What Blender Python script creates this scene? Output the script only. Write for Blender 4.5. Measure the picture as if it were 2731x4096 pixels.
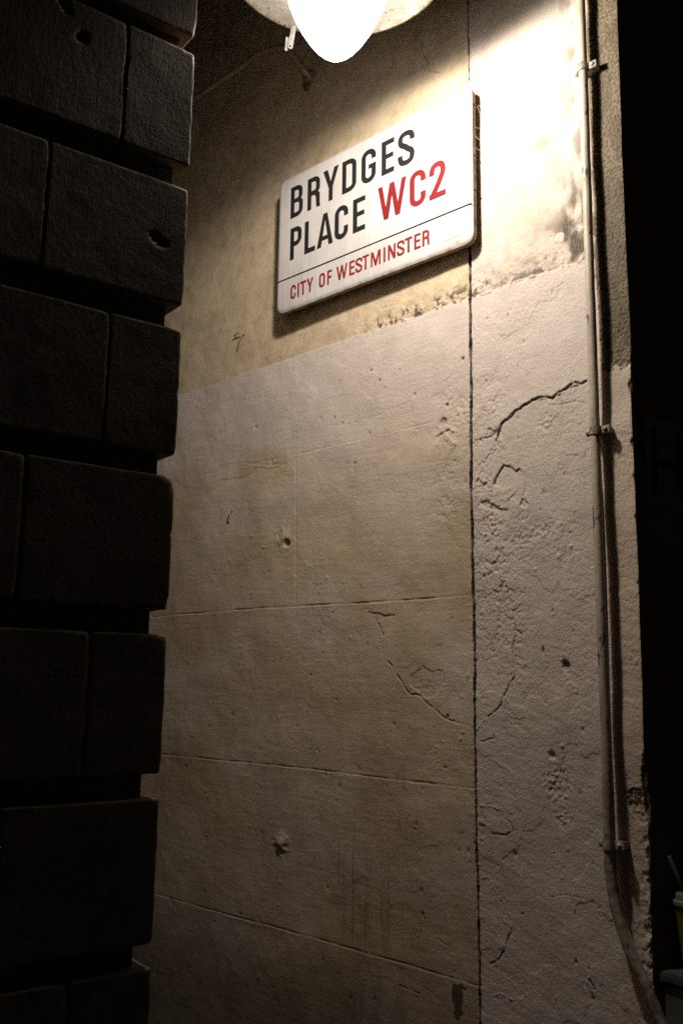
import bpy, bmesh, math, random
import numpy as np
from mathutils import Vector, Matrix
from mathutils.geometry import tessellate_polygon

for o in list(bpy.data.objects):
    bpy.data.objects.remove(o)
S = bpy.context.scene
COL = S.collection
rng = random.Random(7)

# ------------------------------------------------------------------ camera
# world axes: the painted alley wall is the plane x=0 (alley at x<0, depth +y),
# its street corner stands at the origin, z is up, metres.
FPX = 3864.94                      # focal length in photograph pixels (34 mm lens)
YAW, PITCH, ROLL = .776396722, .177504355, .0165700092
CAM = np.array([-1.955, -1.053, 1.55])
_f = np.array([math.sin(YAW)*math.cos(PITCH), math.cos(YAW)*math.cos(PITCH), math.sin(PITCH)])
_r0 = np.array([math.cos(YAW), -math.sin(YAW), 0.])
_u0 = np.cross(_r0, _f)
_r = math.cos(ROLL)*_r0 + math.sin(ROLL)*_u0
_u = -math.sin(ROLL)*_r0 + math.cos(ROLL)*_u0
cd = bpy.data.cameras.new('camera')
cd.sensor_fit = 'VERTICAL'; cd.sensor_height = 36; cd.lens = FPX/4096*36
cd.clip_start = .05; cd.clip_end = 200
cam = bpy.data.objects.new('camera', cd); COL.objects.link(cam)
cam.matrix_world = Matrix(((_r[0], _u[0], -_f[0], CAM[0]), (_r[1], _u[1], -_f[1], CAM[1]),
                           (_r[2], _u[2], -_f[2], CAM[2]), (0, 0, 0, 1)))
S.camera = cam
# ------------------------------------------------------------------ night sky, exposure
W = bpy.data.worlds.new('World'); S.world = W; W.use_nodes = True
bg = W.node_tree.nodes['Background']
bg.inputs[0].default_value = (1.0, .84, .66, 1); bg.inputs[1].default_value = .010
S.view_settings.view_transform = 'Standard'; S.view_settings.look = 'None'
S.view_settings.exposure = 0; S.view_settings.gamma = 1
S.render.engine = 'CYCLES'
S.cycles.use_denoising = False
S.cycles.max_bounces = 6; S.cycles.transparent_max_bounces = 8
S.cycles.sample_clamp_indirect = 1.0; S.cycles.sample_clamp_direct = 12.0
# ------------------------------------------------------------------ the lamp's light
LAMP = np.array([-.584, .387])       # vertical axis of the hanging lamp
LZ = 3.125                         # height of its light source
ld = bpy.data.lights.new('lamp_light', 'SPOT')
ld.energy = 82; ld.color = (1, .91, .79); ld.shadow_soft_size = .040
ld.spot_size = math.radians(180); ld.spot_blend = .28
LIGHT = bpy.data.objects.new('lamp_light', ld); COL.objects.link(LIGHT)
LIGHT.location = (LAMP[0], LAMP[1], LZ)
LIGHT.rotation_euler = Vector((.285, -.045, -.584)).to_track_quat('-Z', 'Y').to_euler()

# ------------------------------------------------------------------ helpers
DX = -.130703389
FD = np.array([math.cos(DX), math.sin(DX), 0.])        # along the street front
FN = np.array([math.sin(DX), -math.cos(DX), 0.])       # out of the street front, towards the street

def ray(px, py):
    return (px-1365.5)/FPX*_r - (py-2048.)/FPX*_u + _f
def wall_pt(px, py, x=0.):
    v = ray(px, py); return CAM + v*((x-CAM[0])/v[0])
def wall_yz(pts):
    return [tuple(wall_pt(*p)[1:]) for p in pts]

def tag(o, label=None, cat=None, group=None, kind=None):
    if label: o['label'] = label
    if cat: o['category'] = cat
    if group: o['group'] = group
    if kind: o['kind'] = kind
    return o
def empty(name, loc=(0, 0, 0)):
    o = bpy.data.objects.new(name, None); COL.objects.link(o); o.location = loc
    o.empty_display_size = .1
    return o
def link(name, me, mat, parent=None, smooth=False):
    o = bpy.data.objects.new(name, me); COL.objects.link(o)
    if mat is not None: me.materials.append(mat)
    if smooth:
        me.polygons.foreach_set('use_smooth', [True]*len(me.polygons))
    if parent is not None:
        o.parent = parent
        o.matrix_parent_inverse = Matrix.Translation(parent.location).inverted()
    return o
def from_bm(name, bm, mat, parent=None, smooth=False):
    bmesh.ops.recalc_face_normals(bm, faces=bm.faces[:])
    me = bpy.data.meshes.new(name); bm.to_mesh(me); bm.free()
    return link(name, me, mat, parent, smooth)
def from_np(name, V, F, mat, parent=None, smooth=False):
    V = np.asarray(V, np.float32); F = np.asarray(F, np.int32)
    me = bpy.data.meshes.new(name)
    me.vertices.add(len(V)); me.vertices.foreach_set('co', V.ravel())
    n = F.shape[1]
    me.loops.add(F.size); me.loops.foreach_set('vertex_index', F.ravel())
    me.polygons.add(len(F)); me.polygons.foreach_set('loop_start', np.arange(0, F.size, n, dtype=np.int32))
    me.polygons.foreach_set('loop_total', np.full(len(F), n, np.int32))
    me.update(calc_edges=True); me.validate()
    return link(name, me, mat, parent, smooth)
def grid_faces(nr, nc):
    i = np.arange(nr-1)[:, None]*nc + np.arange(nc-1)[None, :]
    return np.stack([i, i+1, i+1+nc, i+nc], -1).reshape(-1, 4)

# vectorised gradient noise
_rs = np.random.RandomState(12345)
_PERM = _rs.permutation(4096).astype(np.int32)
_GA = _rs.uniform(0, 2*math.pi, 4096)
_GC = np.cos(_GA).astype(np.float32); _GS = np.sin(_GA).astype(np.float32)
def noise(x, y, seed=0):
    x, y = np.broadcast_arrays(np.asarray(x, np.float64), np.asarray(y, np.float64))
    x0 = np.floor(x); y0 = np.floor(y); fx = (x-x0).astype(np.float32); fy = (y-y0).astype(np.float32)
    ix = x0.astype(np.int32); iy = y0.astype(np.int32)+seed*131
    pa = _PERM[ix & 4095]; pb = _PERM[(ix+1) & 4095]
    def g(p, dx, dy):
        h = _PERM[(p+iy+dy) & 4095]; return _GC[h]*(fx-dx)+_GS[h]*(fy-dy)
    u = fx*fx*fx*(fx*(fx*6-15)+10); v = fy*fy*fy*(fy*(fy*6-15)+10)
    a = g(pa, 0, 0); b = g(pb, 1, 0); c = g(pa, 0, 1); d = g(pb, 1, 1)
    return 1.5*(a+(b-a)*u+(c-a)*v+(a-b-c+d)*u*v)
def fbm(x, y, oct=4, seed=0, gain=.5):
    s = 0; a = 1.; f = 1.
    for k in range(oct):
        s = s+a*noise(x*f+k*17.3, y*f-k*9.1, seed+k); a *= gain; f *= 2.03
    return s
def sstep(a, b, x):
    t = np.clip((x-a)/(b-a), 0, 1); return t*t*(3-2*t)

def wiggle(pts, amp, levels=3, seed=1):
    r = random.Random(seed); pts = [tuple(p) for p in pts]
    for l in range(levels):
        out = [pts[0]]
        for a, b in zip(pts, pts[1:]):
            dx, dy = b[0]-a[0], b[1]-a[1]; L = math.hypot(dx, dy)+1e-9
            k = r.uniform(-1, 1)*amp*min(1, L/.03)
            out += [((a[0]+b[0])/2-dy/L*k, (a[1]+b[1])/2+dx/L*k), b]
        pts = out; amp *= .55
    return pts
def poly_dist(X, Y, pts, reach):
    """distance and signed side to a polyline, evaluated only near it; returns index, dist, side, along"""
    P = np.array(pts)
    m = np.flatnonzero((X > P[:, 0].min()-reach) & (X < P[:, 0].max()+reach) & (Y > P[:, 1].min()-reach) & (Y < P[:, 1].max()+reach))
    x, y = X[m], Y[m]
    D = np.full(len(m), 9.); Sd = np.zeros(len(m)); T = np.zeros(len(m))
    n = len(P)-1
    for i in range(n):
        ax, ay = P[i]; bx, by = P[i+1]; dx, dy = bx-ax, by-ay; L2 = dx*dx+dy*dy+1e-12
        t = np.clip(((x-ax)*dx+(y-ay)*dy)/L2, 0, 1)
        ex, ey = x-ax-t*dx, y-ay-t*dy
        d = np.sqrt(ex*ex+ey*ey); k = d < D
        D[k] = d[k]; Sd[k] = np.sign(dx*ey-dy*ex)[k]; T[k] = ((i+t)/n)[k]
    return m, D, Sd, T
def in_poly(X, Y, pts):
    c = np.zeros(X.shape, bool); n = len(pts); j = n-1
    for i in range(n):
        xi, yi = pts[i]; xj, yj = pts[j]
        c ^= ((yi > Y) != (yj > Y)) & (X < (xj-xi)*(Y-yi)/(yj-yi+1e-12)+xi)
        j = i
    return c

# ------------------------------------------------------------------ materials
def newmat(name):
    m = bpy.data.materials.new(name); m.use_nodes = True
    nt = m.node_tree; p = nt.nodes['Principled BSDF']
    return m, nt, p
def N(nt, t, **kw):
    n = nt.nodes.new(t)
    for k, v in kw.items(): setattr(n, k, v)
    return n
def noise_node(nt, scale, detail=4, rough=.55, vec=None):
    n = N(nt, 'ShaderNodeTexNoise'); n.inputs['Scale'].default_value = scale
    n.inputs['Detail'].default_value = detail; n.inputs['Roughness'].default_value = rough
    if vec is not None: nt.links.new(vec, n.inputs['Vector'])
    return n.outputs['Fac']
def ramp(nt, fac, stops):
    r = N(nt, 'ShaderNodeValToRGB'); e = r.color_ramp.elements
    while len(e) < len(stops): e.new(.5)
    for k, (p, c) in enumerate(stops):
        e[k].position = p; e[k].color = (*c, 1) if len(c) == 3 else c
    nt.links.new(fac, r.inputs[0]); return r.outputs[0]
def mix(nt, fac, a, b, mode='MIX'):
    m = N(nt, 'ShaderNodeMix', data_type='RGBA', blend_type=mode)
    for sock, v in ((m.inputs['Factor'], fac), (m.inputs['A'], a), (m.inputs['B'], b)):
        if isinstance(v, (int, float)): sock.default_value = v
        elif isinstance(v, tuple): sock.default_value = (*v, 1)
        else: nt.links.new(v, sock)
    return m.outputs['Result']
def math_(nt, op, a, b=0., clamp=False):
    m = N(nt, 'ShaderNodeMath', operation=op); m.use_clamp = clamp
    for s, v in zip(m.inputs, (a, b)):
        if isinstance(v, (int, float)): s.default_value = v
        else: nt.links.new(v, s)
    return m.outputs[0]
def bump(nt, p, h, strength, dist):
    b = N(nt, 'ShaderNodeBump'); b.inputs['Strength'].default_value = strength; b.inputs['Distance'].default_value = dist
    nt.links.new(h, b.inputs['Height']); nt.links.new(b.outputs[0], p.inputs['Normal'])
def objvec(nt):
    return N(nt, 'ShaderNodeTexCoord').outputs['Object']
def attr(nt, name):
    return N(nt, 'ShaderNodeAttribute', attribute_name=name).outputs['Fac']
def worn(name, base, dark, scale=12, rough=.6, bscale=300, bdist=.0005, metal=0., amount=(.35, .7), spec=.4):
    m, nt, p = newmat(name); v = objvec(nt)
    n = noise_node(nt, scale, 6, .65, v)
    c = ramp(nt, n, [(amount[0], dark), (amount[1], base)])
    nt.links.new(c, p.inputs['Base Color'])
    p.inputs['Roughness'].default_value = rough; p.inputs['Metallic'].default_value = metal
    p.inputs['Specular IOR Level'].default_value = spec
    bump(nt, p, noise_node(nt, bscale, 3, .6, v), .6, bdist)
    return m

# painted and bare render of the alley wall: which of the two stands where comes
# from per-vertex masks (paint, ochre, dirt, stain, rust, crack)
def wall_material():
    m, nt, p = newmat('painted_render'); v = objvec(nt)
    n1 = noise_node(nt, 3.2, 6, .6, v); n2 = noise_node(nt, 22, 5, .65, v); n3 = noise_node(nt, 160, 4, .7, v)
    grey = ramp(nt, n1, [(.3, (.545, .46, .405)), (.7, (.625, .54, .485))])
    ochre = ramp(nt, n1, [(.3, (.46, .355, .24)), (.55, (.55, .435, .31)), (.75, (.55, .46, .37))])
    bare = ramp(nt, n2, [(.28, (.46, .355, .235)), (.5, (.55, .435, .30)), (.75, (.60, .49, .355))])
    c = mix(nt, attr(nt, 'ochre'), grey, ochre)
    c = mix(nt, attr(nt, 'paint'), bare, c)
    c = mix(nt, math_(nt, 'MULTIPLY', attr(nt, 'rust'), .75), c, (.26, .12, .06))
    d = math_(nt, 'MULTIPLY', attr(nt, 'dirt'), math_(nt, 'ADD', .55, math_(nt, 'MULTIPLY', n3, .75)), True)
    c = mix(nt, d, c, (.075, .058, .036))
    c = mix(nt, attr(nt, 'stain'), c, (.035, .028, .022))
    c = mix(nt, math_(nt, 'MULTIPLY', attr(nt, 'crack'), .9), c, (.05, .037, .025))
    c = mix(nt, .22, c, ramp(nt, n3, [(.3, (.35, .35, .35)), (.65, (1, 1, 1))]), 'MULTIPLY')
    c = mix(nt, .16, c, ramp(nt, n2, [(.3, (.55, .53, .5)), (.6, (1, 1, 1))]), 'MULTIPLY')
    nt.links.new(c, p.inputs['Base Color'])
    p.inputs['Roughness'].default_value = .75; p.inputs['Specular IOR Level'].default_value = .25
    h = math_(nt, 'ADD', noise_node(nt, 190, 4, .65, v), math_(nt, 'MULTIPLY', noise_node(nt, 480, 2, .6, v), .3))
    bump(nt, p, h, .8, .0024)
    return m
M_WALL = wall_material()

def stone_material(name, a, b, c_):
    m, nt, p = newmat(name); v = objvec(nt)
    n1 = noise_node(nt, 4.5, 7, .65, v); n2 = noise_node(nt, 35, 5, .7, v); n3 = noise_node(nt, 240, 3, .7, v)
    c = ramp(nt, n1, [(.3, a), (.5, b), (.72, c_)])
    c = mix(nt, .35, c, ramp(nt, n2, [(.3, (.55, .52, .48)), (.65, (1, 1, 1))]), 'MULTIPLY')
    nt.links.new(c, p.inputs['Base Color']); p.inputs['Roughness'].default_value = .85
    p.inputs['Specular IOR Level'].default_value = .2
    tm = N(nt, 'ShaderNodeMapping'); tm.inputs['Scale'].default_value = (260, 260, 18); nt.links.new(v, tm.inputs[0])
    n3 = math_(nt, 'ADD', n3, noise_node(nt, 1, 2, .5, tm.outputs[0]))
    h = math_(nt, 'ADD', math_(nt, 'MULTIPLY', noise_node(nt, 95, 5, .7, v), 1.), math_(nt, 'MULTIPLY', n3, .3))
    bump(nt, p, h, .8, .0019)
    return m
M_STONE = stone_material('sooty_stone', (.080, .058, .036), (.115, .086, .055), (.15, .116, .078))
M_RETURN = stone_material('pale_bounce_stone', (.44, .38, .30), (.54, .47, .38), (.60, .53, .43))
M_CORE = stone_material('sooty_joint', (.05, .042, .03), (.08, .066, .05), (.11, .09, .07))
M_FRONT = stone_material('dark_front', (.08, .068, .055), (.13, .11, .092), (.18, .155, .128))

M_WHITE = None
def enamel():
    m, nt, p = newmat('white_enamel'); v = objvec(nt)
    n = noise_node(nt, 5, 6, .6, v); mp = N(nt, 'ShaderNodeMapping'); mp.inputs['Scale'].default_value = (60, 60, 4)
    nt.links.new(v, mp.inputs[0]); st = noise_node(nt, 1, 4, .6, mp.outputs[0])
    c = ramp(nt, n, [(.3, (.40, .38, .372)), (.7, (.50, .478, .468))])
    c = mix(nt, .45, c, ramp(nt, st, [(.35, (.8, .77, .73)), (.62, (1, 1, 1))]), 'MULTIPLY')
    # a little grime and rust gathered along the lower rim
    c = mix(nt, attr(nt, 'grime'), c, (.20, .15, .10))
    c = mix(nt, attr(nt, 'rust'), c, (.42, .19, .04))
    nt.links.new(c, p.inputs['Base Color']); p.inputs['Roughness'].default_value = .45
    p.inputs['Specular IOR Level'].default_value = .2
    bump(nt, p, noise_node(nt, 9, 2, .5, v), .25, .004)
    return m
M_ENAMEL = enamel()
M_BLACK = worn('black_lettering', (.010, .010, .011), (.015, .014, .015), 40, .55, spec=.25)
M_RED = worn('red_lettering', (.155, .009, .011), (.185, .013, .016), 45, .5, spec=.25)
M_DRED = worn('dark_red_lettering', (.165, .010, .014), (.20, .016, .020), 45, .5, spec=.25)
M_BOARD = worn('board_side', (.27, .20, .13), (.10, .07, .045), 30, .8, amount=(.3, .55))
M_STICKER = worn('sticker_paper', (.64, .635, .62), (.61, .61, .60), 30, .5)
M_PIPE = None
def pipe_mat():
    m, nt, p = newmat('cream_pipe_paint'); v = objvec(nt)
    mp = N(nt, 'ShaderNodeMapping'); mp.inputs['Scale'].default_value = (40, 40, 14); nt.links.new(v, mp.inputs[0])
    chip = ramp(nt, noise_node(nt, 1, 3, .6, mp.outputs[0]), [(.615, (0, 0, 0)), (.635, (1, 1, 1))])
    base = ramp(nt, noise_node(nt, 18, 5, .6, v), [(.3, (.33, .27, .20)), (.65, (.45, .385, .30))])
    sepn = N(nt, 'ShaderNodeSeparateXYZ'); nt.links.new(v, sepn.inputs[0])
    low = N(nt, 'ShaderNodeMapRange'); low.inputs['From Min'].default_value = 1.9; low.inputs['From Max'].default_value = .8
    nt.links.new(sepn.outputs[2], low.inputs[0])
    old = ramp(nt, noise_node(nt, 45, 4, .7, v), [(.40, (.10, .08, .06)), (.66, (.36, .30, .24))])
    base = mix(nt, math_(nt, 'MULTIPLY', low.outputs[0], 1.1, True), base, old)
    c = mix(nt, chip, base, (.085, .09, .095))
    nt.links.new(c, p.inputs['Base Color']); p.inputs['Roughness'].default_value = .5
    h = math_(nt, 'ADD', math_(nt, 'MULTIPLY', chip, -.6), noise_node(nt, 120, 3, .6, v))
    bump(nt, p, h, .5, .0012)
    return m
M_PIPE = pipe_mat()
M_CLAMP = worn('old_clamp_metal', (.42, .36, .29), (.12, .10, .08), 60, .6, amount=(.35, .6))
M_CABLE = worn('grey_cable', (.40, .36, .31), (.22, .19, .16), 40, .5)
M_OLDCABLE = worn('painted_over_cable', (.56, .45, .32), (.40, .30, .20), 25, .8)
M_RIM = worn('crumbled_rim', (.26, .19, .12), (.06, .045, .03), 60, .9, amount=(.4, .6))
M_HOLE = worn('dark_hole', (.03, .022, .015), (.015, .011, .008), 50, .9)
M_METAL = worn('weathered_steel', (.30, .28, .26), (.12, .11, .10), 60, .6, metal=.3, amount=(.3, .6))
M_WEB = worn('cobweb_silk', (.75, .62, .42), (.5, .4, .25), 30, .6)
M_DARKMETAL = worn('dark_lamp_iron', (.05, .048, .045), (.03, .028, .026), 30, .55)

def disc_mat():
    m, nt, p = newmat('speckled_lamp_disc'); v = objvec(nt)
    sp = ramp(nt, noise_node(nt, 75, 3, .55, v), [(.30, (.08, .06, .045)), (.40, (1, 1, 1))])
    n = noise_node(nt, 14, 6, .65, v)
    c = ramp(nt, n, [(.3, (.20, .165, .13)), (.7, (.33, .285, .235))])
    c = mix(nt, .9, c, sp, 'MULTIPLY')
    # moss along the rim, where the radius nears the edge
    sx = N(nt, 'ShaderNodeSeparateXYZ'); nt.links.new(v, sx.inputs[0])
    r2 = math_(nt, 'SQRT', math_(nt, 'ADD', math_(nt, 'MULTIPLY', sx.outputs[0], sx.outputs[0]), math_(nt, 'MULTIPLY', sx.outputs[1], sx.outputs[1])))
    edge = N(nt, 'ShaderNodeMapRange'); edge.inputs['From Min'].default_value = .225; edge.inputs['From Max'].default_value = .262
    nt.links.new(r2, edge.inputs[0])
    e = math_(nt, 'MULTIPLY', edge.outputs[0], ramp(nt, noise_node(nt, 38, 4, .7, v), [(.4, (0, 0, 0)), (.6, (1, 1, 1))]), True)
    c = mix(nt, math_(nt, 'MULTIPLY', e, .85), c, (.09, .085, .03))
    nt.links.new(c, p.inputs['Base Color']); p.inputs['Roughness'].default_value = .8
    bump(nt, p, noise_node(nt, 80, 4, .6, v), .6, .003)
    return m
M_DISC = disc_mat()
def globe_mat():
    m = bpy.data.materials.new('lit_milky_glass'); m.use_nodes = True; nt = m.node_tree
    nt.nodes.clear(); out = N(nt, 'ShaderNodeOutputMaterial')
    e = N(nt, 'ShaderNodeEmission'); t = N(nt, 'ShaderNodeBsdfTransparent'); x = N(nt, 'ShaderNodeMixShader')
    e.inputs[0].default_value = (1, .955, .90, 1); e.inputs[1].default_value = 30.0
    x.inputs[0].default_value = .30
    nt.links.new(t.outputs[0], x.inputs[1]); nt.links.new(e.outputs[0], x.inputs[2]); nt.links.new(x.outputs[0], out.inputs[0])
    return m
M_GLOBE = globe_mat()
M_HYDRANT = worn('hydrant_plate', (.21, .18, .08), (.16, .135, .06), 20, .5)
M_BOX = worn('grey_cabinet_paint', (.11, .11, .105), (.07, .07, .065), 14, .5)
M_BOXTOP = worn('cabinet_lid_edge', (.075, .07, .064), (.03, .028, .026), 40, .6)
M_GROUND = worn('pavement_stone', (.16, .15, .14), (.09, .085, .08), 3, .8, 120, .003)
M_CUP = None
def cup_mat(name, col, tr):
    m, nt, p = newmat(name); p.inputs['Base Color'].default_value = (*col, 1)
    p.inputs['Roughness'].default_value = .3; p.inputs['Transmission Weight'].default_value = tr
    v = objvec(nt); bump(nt, p, noise_node(nt, 60, 2, .5, v), .2, .001)
    return m
M_CUP = cup_mat('yellow_plastic', (.13, .115, .025), .15)
M_LID = cup_mat('pale_plastic', (.16, .155, .105), .1)
M_STRAW = cup_mat('straw_plastic', (.06, .055, .05), .1)

# ================================================================== corner building: alley wall and street front
building = empty('corner_building')
tag(building, 'plastered corner building with cream painted alley wall below the lit lamp', 'building')

def edge_profile(z):
    """how far the worn, chipped corner is eaten back at height z"""
    z = np.asarray(z, float)
    e = .0018+.0010*fbm(z*14, z*0+3.3, 4, 5)+.0016*np.clip(fbm(z*60, z*0+8.1, 3, 9)-.15, 0, 1)
    low = sstep(1.75, 1.15, z)
    e = e+low*(.004*np.clip(fbm(z*30, z*0+1.7, 3, 21)+.2, 0, 2))
    for zc, w, d in ((2.235, .014, .012), (2.10, .012, .010), (1.365, .040, .020), (1.30, .02, .012), (1.21, .02, .010),
                     (1.16, .012, .014), (1.08, .016, .010), (1.02, .014, .009), (2.75, .012, .006), (2.02, .01, .006), (1.93, .008, .006), (1.78, .009, .007)):
        e = e+d*np.exp(-((z-zc)/w)**2)*(1+.5*fbm(z*90, z*0+zc, 2, 3))
    up = sstep(2.2, 2.4, z)
    return np.clip(e*.5*(1-.6*up), .0006, .05)

def build_side_wall():
    ys = np.concatenate([np.linspace(0, .036, 22, endpoint=False), np.linspace(.036, .432, 200, endpoint=False),
                         np.linspace(.432, .474, 36, endpoint=False), np.linspace(.474, 1.3, 290, endpoint=False), np.linspace(1.3, 2.2, 170)])
    zs = np.concatenate([np.linspace(.42, 3.4, 1250, endpoint=False), np.linspace(3.4, 4.28, 190)])
    nr, nc = len(zs), len(ys)
    Y, Z = np.meshgrid(ys, zs)
    Y = Y.ravel(); Z = Z.ravel()
    H = np.zeros(len(Y)); PAINT = np.zeros(len(Y)); OCH = np.zeros(len(Y)); DIRT = np.zeros(len(Y))
    STAIN = np.zeros(len(Y)); RUST = np.zeros(len(Y)); CRK = np.zeros(len(Y))
    crack_y = .4592-.0125*sstep(2.3, .75, Z)+.0012*fbm(Z*9, Z*0, 4, 2)
    strip = sstep(-.004, .004, crack_y-Y)                       # 1 on the strip between crack and corner
    pipe_y = .083-.012*sstep(3.2, 1.1, Z)
    behind = sstep(.004, -.004, Y-pipe_y)                       # corner side of the pipe
    # paint: a level edge, lower on the corner side of the pipe
    edge = 2.580+.0035*fbm(Y*11, Z*0, 4, 31)+.0012*noise(Y*170, Z*0, 4)
    edge = edge*(1-behind)+behind*(2.285+.012*fbm(Y*40, Z*0+5, 3, 8))
    PAINT = sstep(.0025, -.0025, Z-edge)
    low = PAINT
    # undulation, trowel work and grain
    H += .0045*fbm(Y*1.9, Z*1.9, 3, 11)+.0016*fbm(Y*8, Z*8, 3, 12)
    g1 = fbm(Y*95, Z*95, 3, 13, .7); g2 = fbm(Y*190, Z*190, 1, 14)
    var = sstep(-.35, .5, fbm(Y*4.5, Z*4.5, 3, 15))
    rough = np.where(strip > .5, .40+.60*var, .16+.42*var)
    rough = rough*(1-.25*(1-low))
    ga = .00034*sstep(.75, 1.6, Z)+.00028
    H += rough*ga*(g1+.5*g2)
    tro = fbm(Y*14+Z*9, Z*70-Y*26, 3, 16)                         # slanting trowel ripples
    H += .00035*tro*strip*sstep(2.4, 1.6, Z)
    H += .00022*fbm(Y*10, Z*85, 3, 17)*(1-strip)
    # pores
    pore = noise(Y*140, Z*140, 18)*.65+noise(Y*62, Z*62, 19)*.45
    pm = sstep(.52, .72, pore)*(.25+.75*sstep(0, .4, fbm(Y*6, Z*6, 2, 20)))
    H -= .0016*pm*(.35+.65*strip); CRK += .28*pm*strip
    # layers of paint: steps with an irregular outline
    lay = fbm(Y*5.2, Z*5.2, 5, 23)
    H += .0009*sstep(.10, .125, lay)*low*strip
    lay2 = fbm(Y*3.6+4, Z*3.6, 5, 29)
    H += .0006*sstep(.18, .20, lay2)*low*(1-strip)
    H += .0014*PAINT
    # loose crumbs and scabs just over the paint edge
    near = np.exp(-np.clip(Z-edge, 0, 1)/.045)*(Z > edge-.004)
    crumbs = sstep(.15, .4, fbm(Y*48, Z*48, 4, 41))*near*sstep(1.15, .55, Y)
    H += (.0030*crumbs-.0018*sstep(.25, .5, fbm(Y*60, Z*44, 3, 43))*near*sstep(1.1, .5, Y))
    DIRT += .75*near*sstep(.05, .5, fbm(Y*22, Z*30, 4, 44))*sstep(1.3, .3, Y)*(1-low)
    flak = sstep(.22, .28, fbm(Y*62, Z*42, 3, 47))*sstep(.35, .6, near)*sstep(.02, -.01, np.abs(Y-.60)-.20)
    CRK += .9*flak; H -= .002*flak
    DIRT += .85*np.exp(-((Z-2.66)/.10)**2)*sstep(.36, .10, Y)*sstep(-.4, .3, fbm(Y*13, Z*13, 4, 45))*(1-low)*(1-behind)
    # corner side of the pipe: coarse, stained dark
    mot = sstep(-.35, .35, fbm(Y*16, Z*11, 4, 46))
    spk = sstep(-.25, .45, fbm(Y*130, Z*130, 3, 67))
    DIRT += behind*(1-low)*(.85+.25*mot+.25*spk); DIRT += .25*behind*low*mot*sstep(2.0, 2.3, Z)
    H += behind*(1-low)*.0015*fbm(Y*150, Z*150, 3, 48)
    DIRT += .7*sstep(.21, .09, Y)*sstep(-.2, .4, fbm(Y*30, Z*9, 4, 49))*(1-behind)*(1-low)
    PAINT = np.maximum(PAINT, strip*(1-behind)*(.62+.3*sstep(-.3, .3, fbm(Y*7, Z*7, 3, 66))))
    # bands of colour on the painted plates
    OCH = (1-strip)*sstep(.05, -.10, Z-2.27+.09*fbm(Y*3, Z*6, 3, 50))*(.55+.45*sstep(-.3, .3, fbm(Y*2.2, Z*3, 3, 51)))
    OCH += strip*.2*sstep(.1, .5, fbm(Y*4, Z*3, 3, 52))
    OCH += behind*low*.6
    DIRT += .07*(1-strip)*sstep(1.55, .75, Z)*sstep(-.5, .4, fbm(Y*5, Z*2.5, 4, 53))
    DIRT += .62*(1-strip)*sstep(.95, .62, Z+.03*fbm(Y*7, Z*7, 3, 54))
    streak = sstep(.05, .4, noise(Y*190, Z*2.5, 55))*sstep(-.5, .3, fbm(Y*25, Z*3, 3, 68))*np.exp(-((Y-.80)/.12)**2)*sstep(1.24, 1.05, Z)*sstep(.80, .92, Z)
    DIRT += .62*streak+.20*np.exp(-((Y-.80)/.16)**2)*sstep(1.25, .95, Z)*sstep(-.4, .5, fbm(Y*18, Z*5, 3, 74))*(1-strip); H -= .0004*streak
    for px_ in ((1592, 3088, 3150), (1618, 3078, 3165), (1600, 3262, 3330), (1634, 3262, 3300)):
        y_, za_ = wall_pt(px_[0], px_[1])[1:]; zb_ = wall_pt(px_[0], px_[2])[2]
        RUST += .55*np.exp(-((Y-y_)/.0045)**2)*sstep(zb_-.01, zb_+.02, Z)*sstep(za_+.006, za_-.004, Z)
    DIRT += .07*(1-strip)*sstep(.0, .6, fbm(Y*7, Z*7, 4, 56))*low
    DIRT += .13*(1-low)*sstep(-.1, .8, fbm(Y*6, Z*9, 4, 57))*(1-behind)
    RUST += .6*np.exp(-np.clip(Y-crack_y, 0, 1)/.03)*(Y > crack_y)*sstep(-.2, .5, fbm(Y*12, Z*5, 3, 58))*np.exp(-((Z-1.05)/.24)**2)
    # upper wall: patchy darkening that grows with height
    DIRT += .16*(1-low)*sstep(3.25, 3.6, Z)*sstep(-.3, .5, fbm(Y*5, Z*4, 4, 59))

    # the long crack between plates and strip
    d = np.abs(Y-crack_y-.0006*fbm(Z*70, Z*0+2, 3, 60))
    w = (.0034+.0016*fbm(Z*17, Z*0+7, 4, 61))*(1-.55*sstep(2.9, 3.3, Z))*(1-.32*sstep(1.7, 1.2, Z))
    ck = sstep(1.2, .7, d/w)
    H -= .026*ck; mk = sstep(1.65, 1.1, d/w)*(.55+.45*sstep(-.35, .1, fbm(Z*16, Z*0+11, 3, 69))); CRK += mk; STAIN += .85*mk
    chipm = sstep(.25, .55, fbm(Y*95, Z*60, 3, 62))*np.exp(-(d/.007)**2)
    H -= .002*chipm
    H -= .0012*np.exp(-d/.004)
    H += .0012*sstep(.2, .5, fbm(Y*50, Z*30, 3, 63))*np.exp(-(d/.013)**2)*sstep(2.6, 2.2, Z)

    def groove(pts, w, depth, lip=0., dark=0., amp=.0012, seed=1, fade=True, side=1, ws=.85):
        p = wiggle(pts, amp, 3, seed)
        m, D, sd, T = poly_dist(Y, Z, p, w*4+.02)
        k = np.ones(len(m))
        if fade: k = sstep(0, .08, T)*sstep(1, .92, T)
        k = k*(.30+.70*sstep(-.35, .35, fbm(T*9+seed, T*0, 3, seed+70)))
        D = np.abs(D+.0005*noise(Y[m]*260, Z[m]*260, seed))
        g = sstep(1.15, .35, D/(w*ws))
        H[m] -= depth*g*k
        if lip: H[m] += .6*lip*sstep(.4, 1.0, D/w)*np.exp(-D/(w*4))*(sd*side > 0)*k
        CRK[m] += dark*sstep(1.1, .5, D/(w*ws))*k
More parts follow.
